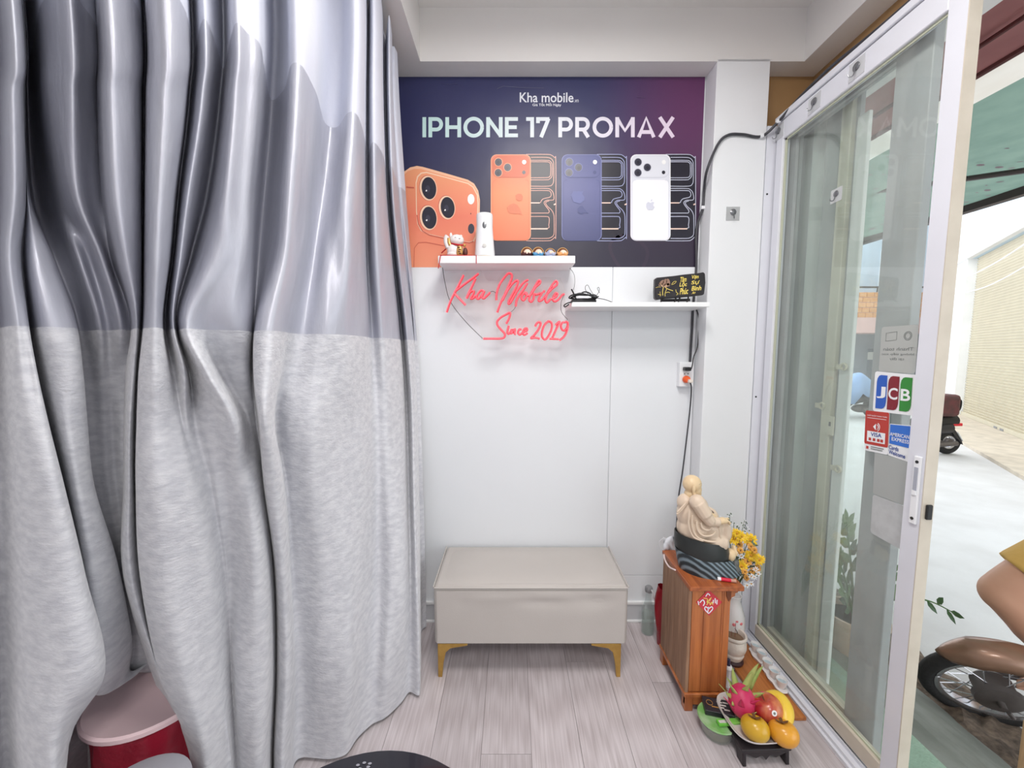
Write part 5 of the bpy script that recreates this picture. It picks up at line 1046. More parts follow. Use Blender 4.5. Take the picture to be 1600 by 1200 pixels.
for x, y, z in ((540, 400, .215), (575, 430, .20), (500, 470, .20), (610, 660, .15), (325, 450, .19), (320, 770, .12), (275, 670, .14)):
    tip = f8(x, y, z); b_ = DC+(tip-DC)*.32; dd = tip-b_; scale_leaf(b_, dd.normalized(), (Vector((0, -.6, .5))-dd.normalized()*dd.normalized().dot(Vector((0, -.6, .5)))).normalized(), dd.length, .014 if y < 480 else .012, MATS['dragon_green'])
AC = f8(648, 800, .112)
def round_fruit(name, c, R_, hz, m_, lab, catg, tilt=(0, 0, 1), dim=.30, cal=None, group=None):
    t = thing(name, (c.x, c.y, PZ), lab, catg, group); up = Vector(tilt).normalized(); a = up.orthogonal().normalized(); b = up.cross(a)
    M = Matrix(((a.x, b.x, up.x, c.x), (a.y, b.y, up.y, c.y), (a.z, b.z, up.z, c.z), (0, 0, 0, 1)))
    prof = []
    for i in range(19):
        th = math.pi*i/18; r_ = math.sin(th); z_ = -math.cos(th); z_ = z_-dim*max(0, z_)*math.exp(-(r_/.35)**2)+.12*max(0, -z_)*math.exp(-(r_/.3)**2); prof.append((max(r_, 1e-4)*R_*(1+.05*z_), z_*hz))
    MB().lathe(prof, 28, M).build('flesh', m_, t, angle=180); zt = prof[-1][1]
    if cal == 'stalk': MB().tube([M @ Vector((0, 0, zt)), M @ Vector((.002, .001, zt+.018))], .0016, 6).build('stalk', MATS['calyx'], t)
    if cal == 'calyx':
        for k in range(4):
            an = k*math.pi/2+.4; MB().poly([M @ Vector((.004*math.cos(an+1.5), .004*math.sin(an+1.5), zt+.004)), M @ Vector((.016*math.cos(an+.3), .016*math.sin(an+.3), zt+.009)), M @ Vector((.019*math.cos(an), .019*math.sin(an), zt+.012)), M @ Vector((.016*math.cos(an-.3), .016*math.sin(an-.3), zt+.009)), M @ Vector((.004*math.cos(an-1.5), .004*math.sin(an-1.5), zt+.004))]).build('calyx_leaf', MATS['calyx'], t, angle=0, solid=.001)
    return t, M
ap, MA = round_fruit('apple', AC, .047, .043, MATS['apple_red'], 'red apple with round white sticker, middle of fruit plate', 'apple', (-.35, .2, 1), .4, 'stalk')
n_ = (f8(648, 905, .10)-AC); n_ = Vector((-.1, -.80, .45)).normalized(); a_ = n_.orthogonal().normalized(); b_ = n_.cross(a_)
MB().poly([AC+n_*.0465+a_*.0085*math.cos(t_)+b_*.0075*math.sin(t_) for t_ in [2*math.pi*k/16 for k in range(16)]], n_*.001).build('round_sticker', MATS['st_white'], ap, angle=0)
MB().poly([AC+n_*.0478+a_*.004*math.cos(t_)+b_*.0035*math.sin(t_) for t_ in [2*math.pi*k/12 for k in range(12)]], n_*.0004).build('sticker_print', MATS['st_ink'], ap, angle=0)
round_fruit('persimmon', f8(545, 970, .098), .041, .036, MATS['persimmon'], 'yellow persimmon at the left front of fruit plate', 'persimmon', (.1, .35, 1), .35, 'calyx', 'yellow persimmons')
round_fruit('persimmon', f8(788, 1012, .098), .042, .036, mat('persimmon_o', (224, 160, 46), .3, var=(6, .5), col2=(222, 146, 40), coat=.2), 'orange-yellow persimmon at the right front of fruit plate', 'persimmon', (0, .4, 1), .35, 'calyx', 'yellow persimmons')
bn = [f8(640, 700, .12), f8(735, 715, .125), f8(790, 790, .118), f8(805, 880, .108), f8(790, 940, .10)]
bc = cr(bn, 6); nb = len(bc)
t = thing('yellow_fruit', tuple(Vector((bc[nb//2].x, bc[nb//2].y, PZ))), 'curved yellow fruit behind the red apple on fruit plate', 'fruit')
MB().tube(bc, [.026*math.sin(math.pi*(.10+.82*i/(nb-1)))**.6 for i in range(nb)], 16).build('flesh', MATS['yellow_fruit'], t, angle=80); MB().tube([bc[0], bc[0]+Vector((-.006, .004, .008))], .004, 6).build('stem_end', MATS['calyx'], t)
# clear tub with packets
tb = f8(215, 1000, 0); tb = Vector((tb.x, tb.y, 0))
t = thing('plastic_tub', tuple(tb), 'round clear plastic tub with green lid on the floor by fruit plate', 'tub')
T = Matrix.Translation(tb)
MB().lathe([(0, .001), (.046, .001), (.056, .040), (.060, .050), (.0575, .050), (.053, .040), (.044, .004), (0, .004)], 28, T).build('tub', glassmat('clear_tub', (240, 244, 240), .18, .05), t)
MB().lathe([(0, .050), (.052, .050), (.0605, .051), (.062, .054), (.060, .057), (.050, .055), (0, .055)], 28, T).build('lid', mat('tub_lid', (120, 178, 96), .3, var=(20, .6), col2=(200, 214, 190)), t)
MB().lathe([(0, .006), (.042, .006), (.050, .034), (0, .036)], 20, T).build('contents', mat('seeds', (150, 136, 112), .8, var=(60, .6)), t)
bxp = thing('black_carton', tuple(tb+Vector((.012, .02, .0575))), 'small black printed carton lying on the round tub lid', 'carton')
M_ = Matrix.Translation(tb+Vector((.014, .022, .0575))) @ Matrix.Rotation(-.25, 4, 'Z')
MB().box(-.046, .046, -.028, .030, 0, .017, M_).build('carton', mat('carton_black', (44, 42, 50), .4), bxp, angle=0, bevel=.001, seg=1)
q = MB(); q.tube([M_ @ Vector((-.026+.010*math.cos(a), .006+.010*math.sin(a), .0175)) for a in ang[::3][:-1]], .001, 4, closed=True); q.box(-.022, .002, -.010, -.006, .017, .0178, M_); q.parts('gold_print', MATS['gold_paint'], bxp)
q = MB()
for a, b in ((.008, .012), (.018, .002), (.010, -.008), (.026, -.014), (.028, .014)): q.box(a-.010, a+.008, b, b+.005, .017, .0178, M_)
q.parts('pale_print', MATS['pale_grey'], bxp, angle=0)
gl = thing('green_packet', tuple(tb+Vector((.02, -.02, .0575))), 'slim bright green packet lying on the round tub lid', 'packet')
M_ = Matrix.Translation(tb+Vector((.026, -.026, .0575))) @ Matrix.Rotation(.06, 4, 'Z'); MB().box(-.040, .040, -.010, .010, 0, .010, M_).build('packet', mat('packet_green', (104, 196, 60), .35, var=(30, .3), col2=(190, 226, 150)), gl, angle=0, bevel=.002, seg=2); MB().box(-.036, -.010, -.006, .004, .0098, .0106, M_).build('pale_print', MATS['pale_grey'], gl, angle=0)
# ------------------------------------------------------------------ round black table, covered tub behind the curtain
t = thing('round_table', (-.26, .474, 0), 'round glossy black table top at the bottom of the picture', 'table')
T = Matrix.Translation((-.26, .474, 0))
MB().lathe([(0, .43), (.272, .43), (.279, .436), (.279, .445), (.275, .45), (0, .45)], 64, T).build('top', mat('table_black', (30, 30, 40), .18, coat=.3), t)
MB().tube([T @ Vector((0, 0, .02)), T @ Vector((0, 0, .43))], .025, 16).build('column', MATS['black'], t); MB().lathe([(0, 0), (.17, 0), (.17, .012), (.03, .025), (0, .025)], 32, T).build('foot', MATS['black'], t)
q = MB(); c = atZ(570, 1198, .4512)
for k in range(7): a = k*.9; q.ell(c+Vector((.012*math.cos(a)*random.random()*1.5, .008*math.sin(a), 0)), (.004, .0025, .0003), 8, 4)
o = q.build('printed_emblem', mat('emblem_grey', (150, 150, 160), .4), t); o['kind'] = 'stuff'
# tub under translucent lid with red wrap
ct = Vector((-.80, .95, 0)); lz = .40; TUBC = (-.9455, .958); TUBR = .149
ct = Vector(TUBC+(0,))
t = thing('storage_tub', tuple(ct), 'round red wrapped tub with milky translucent lid behind the parted curtain', 'tub')
T = Matrix.Translation(ct); Rl = TUBR
MB().lathe([(0, lz-.004), (Rl-.01, lz-.004), (Rl, lz-.008), (Rl, lz+.002), (Rl-.006, lz+.006), (Rl-.012, lz+.001), (0, lz+.001)], 48, T).build('lid', mat('milky_lid', (246, 218, 222), .35, alpha=.85, bump=(12, .05)), t)
G = []; random.seed(9)
for j in range(8):
    z = lz-.006-j*.06; row = []
    for i in range(49):
        a = 2*math.pi*(i % 48)/48; r_ = Rl-.012+.006*math.sin(a*7+j*1.3)+.004*math.sin(a*17+j*2.1)-.002*j; row.append(ct+Vector((r_*math.cos(a), r_*math.sin(a), max(z, .01))))
    G.append(row)
MB().grid(G).build('red_wrap', mat('wrap_red', (170, 34, 58), .35, bump=(14, .8), var=(9, .4)), t, angle=70)
p = atZ(205, 1262, .36); t = thing('plastic_bowl', (p.x, p.y, 0), 'grey translucent round lidded jar in front of the red tub', 'jar'); T = Matrix.Translation((p.x, p.y, 0))
MB().lathe([(0, 0), (.085, 0), (.09, .02), (.095, .36), (0, .36)], 40, T).build('jar', mat('jar_grey', (172, 170, 176), .3), t); MB().lathe([(0, .36), (.098, .36), (.098, .372), (.09, .378), (0, .374)], 40, T).build('lid', mat('jar_lid', (160, 160, 168), .3), t)
# ------------------------------------------------------------------ outside: step, ramp, street
mat('asphalt', (206, 206, 206), .85, var=(3, .35, 8), col2=(176, 174, 172), bump=(60, .2)); mat('ramp_grey', (128, 132, 126), .85, var=(7, .6, 7), col2=(92, 96, 88), bump=(40, .3)); mat('debris', (128, 112, 98), .95, var=(28, .9, 8), col2=(66, 58, 52), bump=(50, 1.0)); mat('mat_green', (150, 176, 158), .9, var=(20, .35), col2=(118, 146, 126), bump=(120, .4))
gr = MB().box(1.36, 40, -12, 45, GZ-.2, GZ).build('street', MATS['asphalt'], angle=0); tag(gr, kind='structure')
rp_ = MB().poly([(1.36, -3, GZ), (1.36, -3, -.012), (1.46, -3, -.03), (1.93, -3, GZ+.004), (1.93, -3, GZ)], (0, 9, 0)).build('entrance_ramp', MATS['ramp_grey'], angle=0); tag(rp_, kind='structure')
gs = MB().box(1.18, 1.358, -.12, D-.1, -.006, .004).build('green_mat', MATS['mat_green'], angle=0, bevel=.002, seg=1); tag(gs, 'pale green mat lying on the door sill outside the glass', 'mat')
G = []; random.seed(4)
for i in range(60):
    y = -.6+i*.06; row = []
    for j in range(9):
        s_ = j/8; x = 1.86+.30*s_+.03*math.sin(i*.9)+.02*math.sin(i*2.3); row.append(Vector((x, y, GZ+.006+.012*random.random()+.03*math.sin(math.pi*s_)*random.random())))
    G.append(row)
o = MB().grid(G).build('gutter_debris', MATS['debris'], angle=30); tag(o, 'dirt and dry leaf litter in the gutter along the ramp', 'litter', kind='stuff')
nb_ = MB().box(-1.9, 1.30, D+.13, 7.0, GZ, 4.0).build('wall_neighbour', mat('nb_wall', (222, 220, 214), .8, var=(3, .3)), angle=0); tag(nb_, kind='structure')
# ------------------------------------------------------------------ folded steel gate beside the door
mat('gate_grey', (150, 154, 154), .5, var=(10, .3), col2=(124, 128, 128)); mat('gate_cream', (222, 212, 190), .6, var=(14, .35), col2=(186, 172, 146))
gt = thing('folding_gate', (1.24, 1.55, 0), 'folded grey steel gate with cream post behind the glass door', 'gate')
ys = [1.465+.032*i for i in range(9)]
for i, (a, b) in enumerate(zip(ys[:-1], ys[1:])):
    x0, x1 = (1.19, 1.235) if i % 2 == 0 else (1.235, 1.19)
    MB().poly([(x0, a, 0), (x1, b, 0), (x1, b, 2.30), (x0, a, 2.30)], (.004, 0, 0)).build('gate_leaf', MATS['gate_grey'] if i not in (3, 4) else mat('gate_pale', (190, 196, 192), .5, var=(9, .2)), gt, angle=0)
MB().box(1.185, 1.225, 1.415, 1.458, 0, 2.28).build('lock_post', MATS['gate_cream'], gt, angle=0, bevel=.002, seg=1)
MB().box(1.20, 1.215, 1.398, 1.413, 0, 2.28).build('guide_channel', MATS['grey_metal'], gt, angle=0)
MB().box(1.19, 1.204, 1.352, 1.397, .005, 2.10).build('outer_post', MATS['paint'], gt, angle=0, bevel=.002, seg=1)
for u, v in ((1318, 573), (1284, 634), (1309, 733)):
    p = atX(u, v, 1.182); q = MB()
    q.tube([p+Vector((0, .011*math.cos(a), .011*math.sin(a))) for a in [2*math.pi*k/16 for k in range(16)]], .004, 6, closed=True); q.box(p.x-.003, p.x+.003, p.y+.009, p.y+.03, p.z-.010, p.z+.008); q.parts('latch_ring', MATS['gate_cream'], gt)
p = atX(1298, 665, 1.184); q = MB(); q.box(p.x-.004, p.x+.002, p.y-.014, p.y+.014, p.z-.035, p.z+.035); q.build('lock_case', MATS['gate_cream'], gt, angle=0); MB().box(p.x-.006, p.x-.003, p.y-.004, p.y+.003, p.z-.002, p.z+.014).build('keyhole', MATS['rubber'], gt, angle=0)
# ------------------------------------------------------------------ awnings over the pavement
def atP(u, v, A, n):
    r = ray(u, v); A = Vector(A); n = Vector(n); return O0+r*((A-O0).dot(n)/r.dot(n))
translucent('awning_green', (128, 152, 140), (104, 130, 120), 7, .5, .35); mat('print_leaf', (132, 116, 124), .8); translucent('awning_red', (178, 128, 126), (140, 88, 90), 4, .5, .35); mat('maroon_steel', (88, 30, 30), .5); translucent('roof_white', (244, 242, 238), (226, 220, 212), 5, .3, .5); mat('white_paint', (240, 238, 234), .6, var=(4, .2)); mat('dark_steel', (58, 44, 44), .5)
RX = [1.36, 1.75, 2.05, 3.40]; RZ = [2.30, atX(1560, 100, 1.75).z, atX(1560, 142, 2.05).z, atX(1560, 306, 3.4).z]
aw = thing('green_awning', (2.6, 2, RZ[3]), 'pale green leaf print awning with dark rods above the pavement', 'awning')
def aw_pt(s_, y, dz=0): return Vector((RX[2]+(RX[3]-RX[2])*s_, y, RZ[2]+(RZ[3]-RZ[2])*s_-.02*math.sin(math.pi*s_)+dz))
G = [[aw_pt(i/12, -3+j*.5, .008*math.sin(j*2.1+i*.8)) for i in range(13)] for j in range(19)]
MB().grid(G).build('canopy', MATS['awning_green'], aw, angle=180)
random.seed(8); q = MB()
for k in range(230):
    s_, y = random.uniform(.03, .97), random.uniform(.8, 5.8); c = aw_pt(s_, y, -.013); an = random.uniform(-.4, .5); L_ = random.uniform(.012, .032); w_ = L_*.45
    q.poly([c+Vector((L_*math.cos(t_)*math.cos(an)-w_*math.sin(t_)*math.sin(an), L_*math.cos(t_)*math.sin(an)+w_*math.sin(t_)*math.cos(an), 0)) for t_ in [2*math.pi*i/8 for i in range(8)]])
o = q.build('leaf_print', MATS['print_leaf'], aw, angle=0); o['kind'] = 'stuff'
r0 = atX(1505, 280, 2.5); r1 = atX(1604, 266, 2.5); dd = (r1-r0)
MB().tube([r0-dd*4, r1+dd*2], .014, 8).build('cross_rod', MATS['dark_steel'], aw)
MB().box(RX[3]-.03, RX[3]+.03, -3, 6, RZ[3]-.05, RZ[3]+.01).build('edge_rail', MATS['dark_steel'], aw, angle=0)
fb = MB().poly([(RX[1], -3, RZ[1]), (RX[2], -3, RZ[2]), (RX[2], 6, RZ[2]), (RX[1], 6, RZ[1])], (0, 0, .004)).build('roof_strip', MATS['roof_white'], angle=0); tag(fb, 'long white translucent roof strip between the red and green awnings', 'roof strip')
ra = thing('red_awning', (1.6, 1.5, RZ[1]), 'dusty red sheet awning above the doorway outside', 'awning')
MB().poly([(RX[0], -3, RZ[0]), (RX[1], -3, RZ[1]), (RX[1], 6, RZ[1]), (RX[0], 6, RZ[0])], (0, 0, .003)).build('sheet', MATS['awning_red'], ra, angle=0)
q = MB(); q.tube([(RX[1]-.012, -3, RZ[1]-.004), (RX[1]-.012, 6, RZ[1]-.004)], .012, 8); q.tube([(1.42, -3, 2.29), (1.66, 6, 2.30)], .008, 8); q.parts('support_rod', MATS['maroon_steel'], ra)
# ------------------------------------------------------------------ shutter house across the street
A0 = Vector((8.92, 6.58, GZ)); U_ = Vector((.6, .8, 0)); N0 = Vector((-.8, .6, 0)); 
def hs(s_, z, o=0): return A0+U_*s_+N0*o+Vector((0, 0, z-GZ))
def hbox(mb, s0, s1, z0, z1, o0, o1):
    v = [hs(s0, z0, o0), hs(s1, z0, o0), hs(s1, z0, o1), hs(s0, z0, o1), hs(s0, z1, o0), hs(s1, z1, o0), hs(s1, z1, o1), hs(s0, z1, o1)]
    return mb.add(v, [(0, 3, 2, 1), (4, 5, 6, 7), (0, 1, 5, 4), (1, 2, 6, 5), (2, 3, 7, 6), (3, 0, 4, 7)])
def sz_(u, v):
    p = atP(u, v, A0, N0); return (p-A0).dot(U_), p.z
s1_, zt_ = sz_(1524, 408); s2_, _ = sz_(1484, 400); s0_ = -4.5
z_top = 2.30
z_top = sz_(1560, 385)[1]
ho = thing('shutter_house', tuple(hs(0, GZ)), 'white house with closed cream roller shutter across the street', 'house')
mat('house_white', (240, 242, 244), .8, var=(2, .2)); mat('house_blue', (206, 226, 240), .8, var=(2, .15)); mat('shutter', (206, 199, 178), .55, var=(5, .12)); mat('pave', (206, 196, 180), .9, var=(6, .4))
hbox(MB(), s1_, s2_+.2, GZ, 6.5, -3, .12).build('pillar', MATS['house_white'], ho, angle=0)
hbox(MB(), s0_-1.5, s1_, z_top, 6.5, -3, .05).build('upper_wall', MATS['house_blue'], ho, angle=0)
hbox(MB(), s0_-1.5, s0_, GZ, z_top, -3, .05).build('pillar', MATS['house_white'], ho, angle=0)
G = []; n_s = 62
for k in range(n_s+1):
    for f_, o in ((0, 0), (.78, .028), (.92, .028), (.99, 0)):
        z = GZ+.12+(z_top-GZ-.12)*(k+f_)/(n_s+1); G.append([hs(s0_, z, -.06+o), hs(s1_, z, -.06+o)])
o = MB().grid(G).build('shutter_slats', MATS['shutter'], ho, angle=30); o['kind'] = 'stuff'
hbox(MB(), s0_, s1_, GZ+.02, GZ+.13, -.06, -.01).build('shutter_bar', MATS['shutter'], ho, angle=0); hbox(MB(), s0_-1.5, s2_+.2, GZ, GZ+.05, 0, .9).build('house_step', MATS['pave'], ho, angle=0)
for sA in (-.9, .9, 1.2): hbox(MB(), sA, sA+.16, GZ+.05, GZ+.09, -.012, -.004).build('bar_slot', MATS['grey_metal'], ho, angle=0)
hbox(MB(), s0_, s2_+.2, z_top+.0, z_top+.10, .05, .16).build('lintel', MATS['house_white'], ho, angle=0)
cbx = MB().tube(cr([hs(s2_+.3, 2.9, .3), hs(1.5, 2.55, .35), hs(-1.5, 2.75, .35), hs(-5, 3.0, .3)], 8), .012, 6).tube(cr([hs(s2_+.5, 3.0, .25), hs(1.5, 2.95, .3), hs(-1.5, 3.2, .3), hs(-5, 3.6, .3)], 8), .015, 6)
t = thing('overhead_cables', tuple(hs(0, 2.5, .3)), 'sagging overhead cables in front of the shutter house', 'cable'); cbx.parts('cable_run', MATS['white_paint'], t)
dk = hbox(MB(), s2_+.25, s2_+1.2, GZ, 5.5, -3, -.2).build('dark_house', mat('dark_wall', (120, 118, 122), .8, var=(3, .4)), angle=0); tag(dk, 'narrow dark grey house beside the white pillar', 'house')
# ------------------------------------------------------------------ orange brick balcony house farther down
hb_ = thing('balcony_house', (14, 14, GZ), 'far pale blue house with orange tiled balcony and white window', 'house')
YB = 13.0
def hY(u, v): return atY(u, v, YB)
mat('tile_orange', (226, 150, 84), .7, var=(14, .7), col2=(240, 190, 130)); mat('pink_wall', (232, 190, 184), .8); mat('pale_blue', (200, 214, 228), .8)
xw0, xw1 = hY(1290, 500).x, hY(1470, 500).x
def ybox(u0, v0, u1, v1, y0, y1): a = hY(u0, v1); b = hY(u1, v0); return MB().box(a.x, b.x, y0, y1, a.z, b.z)
MB().box(xw0, xw1, YB, YB+4, hY(0, 470).z, 6.5).build('upper_wall', MATS['pale_blue'], hb_, angle=0)
tl = ybox(1290, 463, 1470, 500, YB-.9, YB-.8).build('balcony_front', MATS['pink_wall'], hb_, angle=0)
a = hY(1290, 500); b = hY(1470, 463); nrow, ncol = 5, 16
for r_ in range(nrow):
    for c_ in range(ncol):
        w_ = (b.x-a.x)/ncol; h__ = (b.z-a.z)/nrow; x_ = a.x+c_*w_+(w_/2 if r_ % 2 else 0); MB().box(x_+.01, x_+w_-.01, YB-.93, YB-.9, a.z+r_*h__+.01, a.z+(r_+1)*h__-.01).build('balcony_tile', MATS['tile_orange'], tl, angle=0)
ybox(1290, 500, 1470, 522, YB-.95, YB).build('balcony_slab', MATS['pink_wall'], hb_, angle=0)
MB().box(xw0, xw1, YB+.1, YB+4, GZ, hY(0, 520).z).build('ground_floor', mat('shop_grey', (150, 156, 166), .7, var=(3, .4)), hb_, angle=0)
ybox(1353, 545, 1378, 640, YB+.02, YB+.1).build('ground_door', mat('shop_dark', (104, 110, 120), .7), hb_, angle=0); ybox(1356, 550, 1374, 562, YB-.0, YB+.02).build('notice', MATS['pale_grey'], hb_, angle=0)
wn = ybox(1371, 392, 1420, 458, YB-.06, YB).build('window', MATS['house_white'], hb_, angle=0)
for u0, u1 in ((1374, 1385), (1388, 1399), (1402, 1416)): ybox(u0, 397, u1, 455, YB-.07, YB-.055).build('pane', mat('far_glass', (196, 204, 196), .3), wn, angle=0)
MB().box(xw0, xw1, YB-.97, YB-.91, hY(0, 463).z+.12, hY(0, 463).z+.17).build('balcony_rail', MATS['dark_steel'], hb_, angle=0)
for k in range(6): x_ = xw0+(xw1-xw0)*k/5; MB().tube([(x_, YB-.94, hY(0, 463).z), (x_, YB-.94, hY(0, 463).z+.13)], .02, 6).build('rail_post', MATS['dark_steel'], hb_)
bk_ = MB().box(16.5, 30, 8, 40, GZ, 9).build('far_house', mat('far_wall', (226, 228, 230), .8), angle=0); tag(bk_, 'pale far building block closing the street behind the houses', 'house')
# ------------------------------------------------------------------ motorbikes
mat('tyre', (38, 37, 38), .75, bump=(60, .4)); mat('rim_steel', (196, 196, 200), .25, metal=.8); mat('moped_paint', (150, 116, 96), .32, metal=.35, var=(8, .4), col2=(112, 82, 66), coat=.3); mat('engine_grey', (112, 106, 104), .5, metal=.5, var=(20, .4)); mat('scooter_black', (40, 40, 46), .3); mat('tail_red', (214, 40, 56), .3)
def wheel(par, c, axn, R, tr, spokes, rimw=.012):
    axn = Vector(axn).normalized(); a = axn.cross(Vector((0, 0, 1))).normalized(); b = axn.cross(a)
    P = lambda r_, t_, o=0: Vector(c)+(a*math.cos(t_)+b*math.sin(t_))*r_+axn*o
    T_ = [2*math.pi*k/48 for k in range(48)]
    ty = MB().tube([P(R-tr, t_) for t_ in T_], tr, 14, closed=True).build('tyre', MATS['tyre'], par)
    rm = MB().grid([[P(R-2*tr+.006, t_, -tr*.7) for t_ in T_+[0]], [P(R-2*tr-.012, t_, -tr*.5) for t_ in T_+[0]], [P(R-2*tr-.012, t_, tr*.5) for t_ in T_+[0]], [P(R-2*tr+.006, t_, tr*.7) for t_ in T_+[0]]]).build('rim', MATS['rim_steel'], par, angle=40, solid=.003)
    for k in range(spokes):
        t_ = 2*math.pi*k/spokes; sd = 1 if k % 2 else -1; MB().tube([P(R-2*tr-.010, t_, 0), P(.045, t_+.55*(1 if (k//2) % 2 else -1), sd*.028)], .0022, 5).build('spoke', MATS['rim_steel'], rm)
    hb2 = MB().tube([P(0, 0, -.045), P(0, 0, -.03), P(0, 0, .03), P(0, 0, .045)], [.045, .062, .062, .045], 24).build('hub', MATS['engine_grey'], par, angle=40)
    MB().tube([P(0, 0, -.08), P(0, 0, .08)], .012, 10).build('axle', MATS['engine_grey'], hb2); return P, a, b, axn
WC = Vector((2.010, 1.487, CAMH-1.402)); az_, el_ = -2.057, -.447
an_ = Vector((math.cos(az_)*math.cos(el_), math.sin(az_)*math.cos(el_), math.sin(el_)))
mp_ = thing('moped', (2.2, 1.35, GZ), 'worn bronze moped with spoked wheel, ridden past the doorway', 'moped')
P_, wa, wb2, _ = wheel(mp_, WC, an_, .229, .0275, 28)
fwd = Vector((-.883, .469, 0)); upv = (Vector((0, 0, 1))-an_*an_.z).normalized()
if wa.dot(fwd) < 0: wa = -wa
PF = lambda r_, th, o=0: WC+(wa*math.cos(th)+upv*math.sin(th))*r_+an_*o
G = []
for k in range(25):
    th = math.radians(36+126*k/24); tp = min(1, k/5); w_ = .012+.050*tp**.6; row = []
    for j in range(9):
        ph = math.pi*(j/8-.5); row.append(PF(.248+.028*math.cos(ph)*(tp*.7+.3)-.03*(1-math.cos(ph)), th, w_*math.sin(ph)))
    G.append(row)
MB().grid(G).build('mudguard', MATS['moped_paint'], mp_, angle=180, solid=.003)
MB().tube([PF(0, 0, -.07), PF(.10, math.radians(170), -.075), PF(.30, math.radians(150), -.075), PF(.46, math.radians(140), -.06)], [.016, .022, .026, .026], 10).build('fork_arm', MATS['engine_grey'], mp_)
MB().tube([PF(.02, 0, -.05), PF(.05, 0, -.055)], [.075, .07], 24).build('brake_drum', MATS['engine_grey'], mp_, angle=40) if False else MB().tube([P_(0, 0, .028), P_(0, 0, .05), P_(0, 0, .056)], [.075, .073, .05], 28).build('brake_drum', MATS['engine_grey'], mp_, angle=40)
MB().tube([P_(.05, 2.2, .06), P_(.085, 2.2, .062)], .008, 8).build('brake_lever', MATS['engine_grey'], mp_)
bkv = -fwd
def mo(b_, z, s_=0): return Vector((WC.x, WC.y, 0))+bkv*b_+Vector((0, 0, GZ+z))+Vector((fwd.y, -fwd.x, 0))*(-s_)
MB().tube(cr([mo(.18, .62), mo(.32, .42), mo(.52, .34), mo(.72, .42), mo(.95, .55)], 5), [.05]*21, 12).build('frame_tube', MATS['moped_paint'], mp_)
MB().ell(mo(.62, .26), (.13, .11, .10), 16, 10).build('engine', MATS['engine_grey'], mp_)
MB().tube(cr([mo(.55, .66), mo(.75, .67), mo(1.0, .70)], 5), [.07]+[.10]*9+[.08], 14).build('seat', MATS['rubber'], mp_)
MB().tube([mo(.22, .55), mo(.16, .86)], .022, 10).build('steering_column', MATS['moped_paint'], mp_); MB().tube(cr([mo(.28, .93, -.33), mo(.18, .92, -.15), mo(.16, .88, 0), mo(.18, .92, .15), mo(.28, .93, .33)], 5), .013, 8).build('handlebar', MATS['rim_steel'], mp_)
wheel(mp_, mo(1.16, .229), Vector((fwd.y, -fwd.x, 0)), .229, .0275, 20)
# rider
mat('skin', (214, 164, 138), .55, var=(9, .3), col2=(196, 138, 112)); mat('mustard', (222, 178, 98), .8, bump=(40, .2)); mat('shirt', (120, 132, 150), .85); mat('hair', (30, 26, 24), .7)
KN = atY(1572, 928, 1.50)
rd = thing('person', (KN.x+.3, KN.y-.2, GZ), 'person in mustard shorts riding the bronze moped, bent bare knee forward', 'person')
def body_tube(chain, rad, n=20):
    return MB().tube(cr(chain, 6), [interp(list(zip([i/(len(rad)-1) for i in range(len(rad))], rad)), k/(6*(len(chain)-1))) for k in range(6*(len(chain)-1)+1)], n)
sdv = Vector((fwd.y, -fwd.x, 0)); sdv = sdv if sdv.x < 0 else -sdv   # towards the shop
HIP = KN+bkv*.34+Vector((0, 0, .36)); AN = KN+bkv*.24+Vector((0, 0, -.33)); 
vd = Vector((KN.x, KN.y, 0)).normalized(); KN2 = KN+vd*.30+bkv*.14; HIP2 = HIP+vd*.24+bkv*.02; AN2 = AN+vd*.30+bkv*.12; PEL = (HIP+HIP2)/2
q = MB()
for h, k, a in ((HIP, KN, AN), (HIP2, KN2, AN2)):
    q.v += body_tube([h, h+(k-h)*.5+Vector((0, 0, .01)), k], [.112, .105, .080]).v; 
    b0 = len(q.v)-len(body_tube([h, h+(k-h)*.5+Vector((0, 0, .01)), k], [.112, .105, .080]).v); q.f += [tuple(b0+i for i in f) for f in body_tube([h, h, k], [.112, .105, .080]).f]
    q.ell(k, .080, 18, 12)
    t_ = body_tube([k, k+(a-k)*.35+bkv*.02, a], [.076, .086, .042]); b0 = len(q.v); q.v += t_.v; q.f += [tuple(b0+i for i in f) for f in t_.f]
    q.ell(a, .042, 14, 10); fo = a+fwd*.10+Vector((0, 0, -.035)); q.tube([a-fwd*.05+Vector((0, 0, -.03)), fo, fo+fwd*.07], [.032, .036, .024], 12)
    for j in range(5): q.tube([fo+fwd*.05+sdv*(.026-.013*j), fo+fwd*(.10-.008*j)+sdv*(.03-.015*j)+Vector((0, 0, -.006))], .010, 8)
CH = PEL+Vector((0, 0, .42))+bkv*.02; NK = CH+Vector((0, 0, .14)); HD = NK+Vector((0, 0, .17))+fwd*.03
q.tube(cr([PEL, PEL+Vector((0, 0, .2)), CH], 5), [.14]*6+[.15]*5, 18); q.tube([CH, NK, HD], [.10, .055, .055], 14); q.ell(HD, (.078, .088, .115), 20, 14); q.ell(HD+fwd*.088+Vector((0, 0, -.01)), (.018, .018, .024), 8, 6)
HB = [mo(.27, .95, -.31), mo(.27, .95, .31)]
HB.sort(key=lambda p: -p.dot(sdv))
